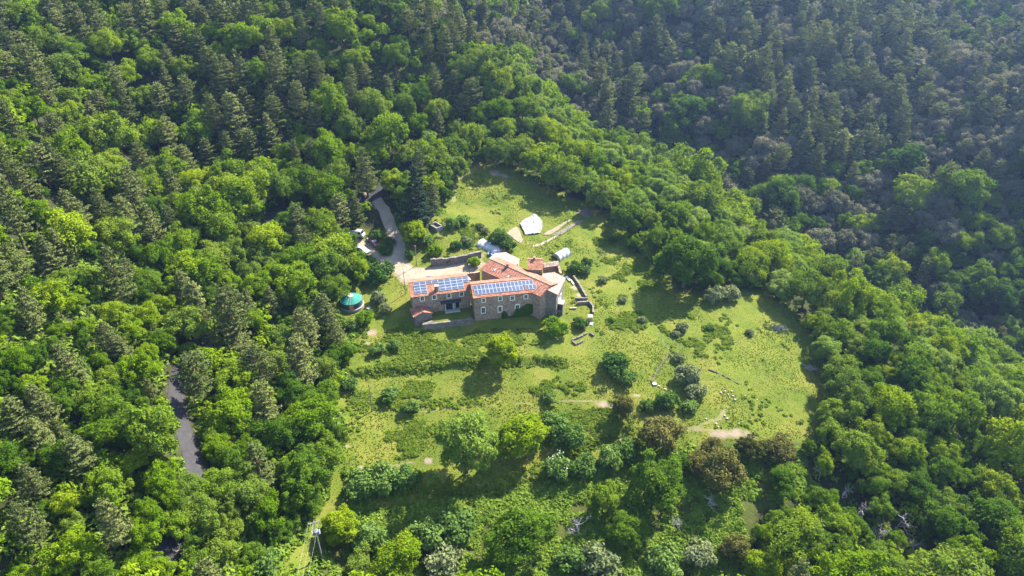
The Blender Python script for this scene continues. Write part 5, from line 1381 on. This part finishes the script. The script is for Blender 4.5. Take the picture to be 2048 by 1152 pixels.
def tunnel(name, label, a, b_, R, ends=True, flat=1.0):
    """polytunnel: hoops with film between, closed ends and a door"""
    o = empty(name, (0, 0, 0)); tag(o, label, 'polytunnel')
    a, b_ = np.asarray(a, float), np.asarray(b_, float); d = unit(b_ - a); s_ = unit(np.cross(d, UP)); L_ = np.linalg.norm(b_ - a)
    k = max(3, int(L_ / 1.3)); mb = MB(); nr = 12
    rows = []
    for i in range(k * 2 + 1):
        f = i / (k * 2); rr = R * (1.0 if i % 2 == 0 else .965)
        rows.append([a + d * L_ * f + s_ * math.cos(math.pi * j / nr) * rr + UP * (math.sin(math.pi * j / nr) * rr * flat - .15) for j in range(nr + 1)])
    for p, q in zip(rows[:-1], rows[1:]):
        for j in range(nr): mb.poly([p[j], q[j], q[j + 1], p[j + 1]])
    mb.poly(rows[0]); mb.poly(rows[-1][::-1])
    mb.build('film', M['plastic'], o)
    for i in range(0, k * 2 + 1, 2):
        mb = MB(); mb.tube([a + d * L_ * (i / (k * 2)) + s_ * math.cos(math.pi * j / nr) * R * 1.012 + UP * (math.sin(math.pi * j / nr) * R * 1.012 * flat - .15) for j in range(nr + 1)], .035, 4); mb.build('hoop', M['steel'], o)
    mb = MB(); mb.obox(a - d * .04 - s_ * .4 - UP * .1, s_ * .8, d * .03, UP * R * .75); mb.build('door', M['wood'], o)
    return o
tunnel('polytunnel', 'long white polytunnel behind the bleached store roof', G(1003, 506), G(961, 486), 2.2, flat=.6)
tunnel('polytunnel', 'short white polytunnel alone on the grass beyond the tower', G(1112, 517), G(1134, 505), 1.75)
ps = sheet('plastic_sheet', W_('1040,448 1055,437 1068,430 1078,436 1084,446 1085,455 1080,467 1064,469 1050,471 1045,460', HZ), M['sheet_film'], lift=.10, step=.6, wob=.2, cell=.45, kind=None, bumps=.8)
tag(ps, 'white plastic sheet spread over the ground in the upper field', 'plastic sheet')
sheet('straw_bed', W_('1012,467 1034,453 1040,466 1046,482 1041,487', HZ), M['straw'], wob=.2, lift=.08, bumps=.15)
sheet('garden_bed', W_('1085,469 1139,439 1143,441 1100,471', HZ), M['straw'], wob=.2, lift=.08, bumps=.15)
sheet('garden_bed', W_('1106,471 1158,441 1168,443 1122,470', HZ), M['bed_soil'], wob=.25, lift=.08, bumps=.2)
sheet('garden_bed', W_('1152,428 1172,416 1190,424 1176,436', HZ), M['bed_soil'], wob=.3, lift=.08, bumps=.2)
ribbon('garden_path', W_('1064,492 1079,491 1106,476 1150,450', HZ), .7, M['dirt'], lift=.05, wob=.3)
fn = empty('garden_fence', (0, 0, 0)); tag(fn, 'thin post and wire fence along the path below the vegetable beds', 'fence')
fp = [G(u_, v_) for u_, v_ in ((1040, 484), (1052, 491), (1065, 495), (1080, 494), (1093, 487), (1107, 479), (1121, 471), (1136, 462), (1150, 453))]
for p in fp:
    mb = MB(); mb.tube([p - UP * .3, p + UP * 1.4], .06, 5); mb.build('post', M['pole_wood'], fn)
for zz in (.5, 1.0, 1.3):
    for a_, b_ in zip(fp[:-1], fp[1:]):
        mb = MB(); mb.tube([a_ + UP * zz, b_ + UP * zz], .012, 3); mb.build('wire', M['steel'], fn)
q = G(984, 509); mb = MB(); V = []
for i in range(7):
    for j in range(5): V.append(q + [(i - 3) * .42, (j - 2) * .45, .35 + .45 * math.sin(i * 1.1) * math.cos(j * 1.4) + .1])
for i in range(6):
    for j in range(4): mb.poly([V[i * 5 + j], V[(i + 1) * 5 + j], V[(i + 1) * 5 + j + 1], V[i * 5 + j + 1]])
for i in range(6): mb.poly([V[i * 5], V[i * 5] * [1, 1, 0] + UP * (q[2] - .1), V[(i + 1) * 5] * [1, 1, 0] + UP * (q[2] - .1), V[(i + 1) * 5]])
tag(mb.build('tarpaulin', M['blue_tarp']), 'crumpled blue-grey tarpaulin at the end of the long polytunnel', 'tarpaulin')
pl = empty('pallet_stack', G(1003, 503)); tag(pl, 'stack of weathered pallets between long polytunnel and store', 'pallets')
for k in range(5):
    mb = MB()
    for j in range(5): mb.obox((-.7, -.6 + j * .27, .16 * k + .12), (1.4, 0, 0), (0, .2, 0), (0, 0, .03))
    for j in range(3): mb.obox((-.7 + j * .6, -.6, .16 * k), (.15, 0, 0), (0, 1.28, 0), (0, 0, .118))
    mb.build('pallet', M['wood'], pl)

# ------------------------------------------------------------------ yurt
yc = G(703.5, 609); yz = float(h(yc[0], yc[1])) + .15; R_ = 2.95
yu = empty('yurt', (yc[0], yc[1], yz)); tag(yu, 'round green canvas yurt with orange door on the grass', 'yurt')
ring = lambda rr, z, k=40: [(rr * math.cos(2 * math.pi * i / k), rr * math.sin(2 * math.pi * i / k), z) for i in range(k)]
def lathe(name, prof, mat, parent, k=40, caps=True):
    mb = MB(); rows = [ring(a, z, k) for a, z in prof]
    for p, q in zip(rows[:-1], rows[1:]):
        for i in range(k): mb.poly([p[i], p[(i + 1) % k], q[(i + 1) % k], q[i]])
    if caps: mb.poly(rows[-1]); mb.poly(rows[0][::-1])
    return mb.build(name, mat, parent)
lathe('platform', [(R_ + .42, -.8), (R_ + .42, .0), (R_ + .3, .06)], M['concrete'], yu)
wl_ = lathe('wall', [(R_ + .02, .07), (R_ + .04, .9), (R_, 1.72)], M['yurt_wall'], yu)
for z in (.35, .7, 1.05, 1.4): lathe('band', [(R_ + .075, z), (R_ + .085, z + .09)], M['beam'], wl_, caps=True)
rf = lathe('roof', [(R_ + .10, 1.60), (R_ + .12, 1.74), (R_ * .72, 2.16), (R_ * .45, 2.52), (R_ * .24, 2.80)], M['yurt_roof'], yu)
lathe('crown_ring', [(R_ * .26, 2.79), (R_ * .25, 2.90), (R_ * .13, 2.97)], M['white_paint'], rf)
lathe('crown_cap', [(R_ * .11, 2.975), (R_ * .07, 3.06)], M['orange'], rf, 16)
for a_ in (-1.75, -1.45, .5, 2.6):
    mb = MB(); d = np.array([math.cos(a_), math.sin(a_), 0]); mb.tube([d * R_ * .25 + UP * 2.86, d * R_ * .73 + UP * 2.22, d * (R_ + .14) + UP * 1.78], .03, 4); mb.build('strap', M['white_paint'], rf)
a_ = 2.3; d = np.array([math.cos(a_), math.sin(a_), 0]); s_ = np.array([-d[1], d[0], 0])
mb = MB()
for w0, w1 in ((-.7, 0), (0, .75)): mb.poly([d * 1.1 + s_ * w0 * .6 + UP * 2.72, d * 2.2 + s_ * w0 + UP * 2.20, d * 2.2 + s_ * w1 + UP * 2.20, d * 1.1 + s_ * w1 * .6 + UP * 2.72])
mb.build('roof_patch', M['tile_old'], rf)
a_ = -1.36; d = np.array([math.cos(a_), math.sin(a_), 0]); s_ = np.array([-d[1], d[0], 0])
mb = MB(); mb.obox(d * (R_ - .1) - s_ * .55 + UP * .08, s_ * 1.1, d * .26, UP * 1.5); dr = mb.build('door', M['orange'], yu)
mb = MB(); mb.obox(d * (R_ + .161) + s_ * .3 + UP * .8, s_ * .08, d * .06, UP * .12); mb.build('handle', M['steel'], dr)
tb = empty('garden_table', G(738, 620)); tag(tb, 'small white garden table right of the yurt', 'table')
mb = MB(); mb.tube([(0, 0, .70), (0, 0, .75)], [.55, .55], 16); mb.build('table_top', M['white_paint'], tb)
for i in range(4):
    a_ = i * math.pi / 2 + .4; mb = MB(); mb.tube([(.38 * math.cos(a_), .38 * math.sin(a_), .70), (.46 * math.cos(a_), .46 * math.sin(a_), -.05)], .03, 5); mb.build('leg', M['white_paint'], tb)

# ------------------------------------------------------------------ vehicles
def vehicle(name, label, cat, pos, heading, Lc, Wc, Hc, prof, wins, paint, roofcol=None, bed=.28):
    """body lofted from a side profile (x forward, z up); glass panels, wheels, lamps as parts"""
    o = empty(name, pos, heading); tag(o, label, cat)
    mb = MB(); hw = Wc / 2
    def half(z): return hw * (1 - .16 * max(0, (z - Hc * .52) / (Hc * .48)))
    Lp, Rp = [(x, half(z), z) for x, z in prof], [(x, -half(z), z) for x, z in prof]
    k = len(prof)
    for i in range(k): mb.poly([Lp[i], Rp[i], Rp[(i + 1) % k], Lp[(i + 1) % k]])
    mb.poly(Lp[::-1]); mb.poly(Rp)
    body = mb.build('body', paint, o)
    for i, (x0, x1, z0, z1, s0, s1) in enumerate(wins):     # side glass
        for sg in (1, -1):
            q = MB(); q.poly([(x0, sg * (half(z0) + .012), z0), (x1, sg * (half(z0) + .012), z0), (x1 + s1, sg * (half(z1) + .012), z1), (x0 + s0, sg * (half(z1) + .012), z1)][::sg]); q.build('side_window', M['glass'], o)
    return o, body, half
def add_wheels(o, xs, Wc, rr):
    for x in xs:
        for sg in (1, -1):
            mb = MB(); mb.tube([(x, sg * (Wc / 2 - .20), rr), (x, sg * (Wc / 2 + .03), rr)], rr, 14); w = mb.build('wheel', M['rubber'], o)
            mb = MB(); mb.tube([(x, sg * (Wc / 2 + .031), rr), (x, sg * (Wc / 2 + .045), rr)], rr * .58, 10); mb.build('rim', M['steel'], w)
def slab(o, name, mat, pts, off=.012):
    p = [np.asarray(q, float) for q in pts]; n_ = unit(np.cross(p[1] - p[0], p[3] - p[0])); mb = MB(); mb.poly([q + n_ * off for q in p]); return mb.build(name, mat, o)
# white panel van
a_, b_ = G(703, 468), G(724, 476); hd = math.atan2(b_[1] - a_[1], b_[0] - a_[0]); vp = (a_ + b_) / 2
prof = [(-2.55, .3), (-2.6, .7), (-2.58, 1.9), (-2.45, 2.2), (1.55, 2.2), (1.75, 2.12), (2.25, 1.25), (2.5, 1.05), (2.6, .75), (2.58, .35)]
o, body, half = vehicle('van', 'white panel van parked beside the dirt track', 'van', vp, hd, 5.2, 1.9, 2.2, prof, [(.95, 1.95, 1.2, 1.85, .0, -.32)], M['van_paint'])
hw = half(1.28) - .06; hu_ = half(2.05) - .06
slab(o, 'windscreen', M['glass'], [(2.235, -hw, 1.28), (2.235, hw, 1.28), (1.80, hu_, 2.04), (1.80, -hu_, 2.04)], .02)
mb = MB(); mb.obox((-2.1, -.55, 2.205), (1.5, 0, 0), (0, 1.1, 0), (0, 0, .05)); mb.build('roof_hatch', M['black'], o)
mb = MB(); mb.obox((2.595, -.93, .32), (.06, 0, 0), (0, 1.86, 0), (0, 0, .26)); mb.build('bumper', M['steel'], o)
for sg in (-1, 1): mb = MB(); mb.obox((2.50, sg * .72 - .15, .78), (.09, 0, 0), (0, .3, 0), (0, 0, .2)); mb.build('headlight', M['lamp'], o)
add_wheels(o, (-1.6, 1.65), 1.9, .34)
# maroon hatchback
c_ = G(748, 487.5); hd = math.radians(-52)
prof = [(-2.0, .28), (-2.08, .7), (-1.95, .98), (-1.65, 1.44), (.15, 1.46), (.85, .98), (1.85, .82), (2.05, .6), (2.02, .28)]
def hatch(name, label, pos, hd, paint):
    o, body, half = vehicle(name, label, 'car', pos, hd, 4.1, 1.7, 1.46, prof, [(-1.55, -.45, .98, 1.36, .12, 0), (-.35, .68, .98, 1.36, 0, -.48)], paint)
    a1, a2 = half(1.0) - .06, half(1.42) - .06
    slab(o, 'windscreen', M['skylight'], [(.80, -a1, 1.015), (.80, a1, 1.015), (.21, a2, 1.42), (.21, -a2, 1.42)], .015)
    slab(o, 'rear_window', M['glass'], [(-1.90, a1, 1.04), (-1.90, -a1, 1.04), (-1.68, -a2, 1.40), (-1.68, a2, 1.40)], .02)
    mb = MB(); mb.obox((2.03, -.8, .3), (.05, 0, 0), (0, 1.6, 0), (0, 0, .2)); mb.build('bumper', M['pale_frame'], o)
    for sg in (-1, 1): mb = MB(); mb.obox((1.93, sg * .62 - .16, .60), (.10, 0, 0), (0, .32, 0), (0, 0, .15)); mb.build('headlight', M['lamp'], o)
    for sg in (-1, 1): mb = MB(); mb.obox((-2.09, sg * .68 - .1, .7), (.06, 0, 0), (0, .2, 0), (0, 0, .22)); mb.build('tail_light', M['maroon'], o)
    add_wheels(o, (-1.25, 1.25), 1.7, .30)
hatch('car', 'maroon hatchback with bright windscreen parked below the van', c_, hd, M['maroon'])
hatch('car', 'white car half hidden under the broad roadside tree', G(727, 503.5), math.radians(-35), M['van_paint'])
# scooter
sc = empty('motor_scooter', G(735.5, 482), math.radians(-75)); tag(sc, 'small dark scooter with pale panels standing behind the maroon car', 'scooter')
for x in (-.6, .65): mb = MB(); mb.tube([(x, -.07, .25), (x, .07, .25)], .25, 12); mb.build('wheel', M['rubber'], sc)
mb = MB(); mb.tube([(-.75, 0, .55), (-.2, 0, .5), (.2, 0, .32), (.5, 0, .6)], [.17, .2, .14, .12], 8); mb.build('body', M['black'], sc)
mb = MB(); mb.obox((-.8, -.15, .72), (.75, 0, 0), (0, .3, 0), (0, 0, .12)); mb.build('seat', M['white_paint'], sc)
mb = MB(); mb.tube([(.65, 0, .3), (.48, 0, 1.0)], .05, 6); mb.tube([(.46, -.33, 1.02), (.46, .33, 1.02)], .03, 6); mb.build('handlebar', M['steel'], sc)
mb = MB(); mb.obox((.5, -.2, .55), (.06, 0, .0), (0, .4, 0), (-.06, 0, .5)); mb.build('front_shield', M['white_paint'], sc)

# ------------------------------------------------------------------ poles and wires
def pole(name, label, base, height, r0, mat, arm=None):
    o = empty(name, base); tag(o, label, 'pole')
    mb = MB(); mb.tube([(0, 0, -.8), (0, 0, height * .5), (0, 0, height)], [r0, r0 * .85, r0 * .65], 8); mb.build('shaft', mat, o)
    if arm:
        mb = MB(); mb.obox((-arm, -.05, height - .35), (arm * 2, 0, 0), (0, .1, 0), (0, 0, .1)); mb.build('cross_arm', M['wood'], o)
        for x in (-arm * .85, arm * .85): mb = MB(); mb.tube([(x, 0, height - .25), (x, 0, height - .05)], .05, 6); mb.build('insulator', M['lamp'], o)
    return o
pole('utility_pole', 'bare wooden pole standing alone in the lower meadow', G(745, 822), 8.2, .15, M['pole_wood'])
pole('utility_pole', 'pale wooden pole beside the bushes at the track mouth', G(833.5, 531), 6.8, .13, M['wood'], .3)
pole('utility_pole', 'wooden pole at the outer corner of the left wing', G(811, 588), 8.4, .12, M['pole_wood'])
pole('utility_pole', 'thin dark mast between the left wing and the courtyard', np.array([*P(940, 571, 2.0)[:2], 1.5]), 9.5, .07, M['beam'])
tb_ = G(645, 1118); tp = pole('transformer_pole', 'pale pole carrying a grey transformer and three wires near the bottom', tb_, 11.0, .15, M['pole_pale'])
ca = np.array([.93, .36, 0]); cb = np.array([-.36, .93, 0])
mb = MB(); mb.obox(-ca * 1.1 - cb * .07 + UP * 10.75, ca * 2.2, cb * .14, UP * .14); mb.build('cross_arm', M['steel'], tp)
for k in (-1.0, 0, 1.0):
    mb = MB(); mb.tube([ca * k + UP * 10.88, ca * k + UP * 11.25], [.08, .05], 8); mb.build('insulator', M['lamp'], tp)
mb = MB(); mb.obox(-ca * .75 - cb * .55 + UP * 7.9, ca * 1.5, cb * 1.1, UP * .10); mb.build('platform', M['steel'], tp)
q = -cb * .42
mb = MB(); mb.tube([q + UP * 8.005, q + UP * 9.05], [.46, .46], 14); tr = mb.build('transformer', M['steel'], tp)
for k in range(8):
    a_ = k * math.pi / 4; d = np.array([math.cos(a_), math.sin(a_), 0]); s_ = np.array([-d[1], d[0], 0]); mb = MB(); mb.obox(q + d * .45 - s_ * .03 + UP * 8.15, s_ * .06, d * .14, UP * .75); mb.build('cooling_fin', M['steel'], tr)
for k in (-.25, 0, .25): mb = MB(); mb.tube([q + ca * k + UP * 9.055, q + ca * k + UP * 9.5], [.07, .04], 6); mb.build('bushing', M['lamp'], tr)
for k in (-1, 1): mb = MB(); mb.tube([ca * .9 * k + UP * 10.75, ca * .35 * k + q + UP * 9.5], .02, 4); mb.build('jumper', M['wire'], tp)
far_ = P(560, 1330, -7.0)
for i, (k, lab) in enumerate(((-1.0, 'leftmost of the three power wires leaving the transformer pole'), (0, 'middle of the three power wires leaving the transformer pole'), (1.0, 'rightmost of the three power wires leaving the transformer pole'))):
    a_ = tb_ + ca * k + UP * 11.22; b_ = np.asarray(far_) + ca * k
    pts_ = [a_ + (b_ - a_) * f - UP * 4 * 1.1 * f * (1 - f) for f in np.linspace(0, 1, 15)]
    mb = MB(); mb.tube(pts_, .011, 4); tag(mb.build('power_wire', M['wire']), lab, 'wire')

# ------------------------------------------------------------------ small things in the grass
r = np.random.default_rng(77)
STONES = PX('1450,783 1456,789 1463,783 1459,796 1470,800 1506,812 1515,800 1505,817 1440,840 1432,848 1318,773 1330,779 1449,832 1437,855 1478,848 1446,777 1442,786 1466,793 1490,793 1412,838 1455,838')
for u_, v_ in STONES:
    q = G(u_, v_); s = r.uniform(.16, .34)
    mb = MB(); k = 7; rr = [s * r.uniform(.7, 1.2) for _ in range(k)]
    base = [(rr[i] * math.cos(6.283 * i / k), rr[i] * .8 * math.sin(6.283 * i / k)) for i in range(k)]
    mb.prism(base, -.1, .5 * s); mb.prism([(x * .7, y * .7) for x, y in base], .5 * s + .002, .85 * s)
    tag(mb.build('pale_rock', M['plaster'], None, q), 'small white stone strewn on the short grass above the bare soil', 'stone', 'white stones on the lower right meadow')
q = G(1311, 770); mb = MB(); mb.obox(q + [-.6, -.4, .1], (1.0, .3, 0), (-.3, .9, 0), (0, 0, .25)); tag(mb.build('water_trough', M['white_paint']), 'white trough at the lower end of the grey meadow wall', 'trough')
for (u_, v_, lab) in ((1560, 658, 'heap of grey brushwood at the shaded meadow edge'), (1620, 738, 'small heap of dead branches near the right meadow corner')):
    q = G(u_, v_); mb = MB()
    for i in range(46):
        a_ = r.uniform(0, 6.28); p = np.array([r.normal() * .8, r.normal() * .6, r.uniform(.05, .6)]); d = np.array([math.cos(a_), math.sin(a_), r.normal() * .25]) * r.uniform(.5, 1.4)
        mb.tube([p - d, p + r.normal(size=3) * .05, p + d], [.05, .045, .02], 4, cap=False)
    tag(mb.build('brushwood_pile', M['dead_wood'], None, q), lab, 'brushwood')

# ------------------------------------------------------------------ haze
HAZE = 0.00013
m, nt, out = new_mat('thin_haze')
pv = nd(nt, 'ShaderNodeVolumePrincipled')
pv.inputs['Color'].default_value = (.36, .54, 1.0, 1)
pv.inputs['Density'].default_value = HAZE
pv.inputs['Anisotropy'].default_value = .5
nt.links.new(pv.outputs[0], out.inputs['Volume'])
mb = MB(); mb.prism([(-1100, -900), (1200, -900), (1200, 1500), (-1100, 1500)], -110, 190)
tag(mb.build('haze', m), kind='stuff')
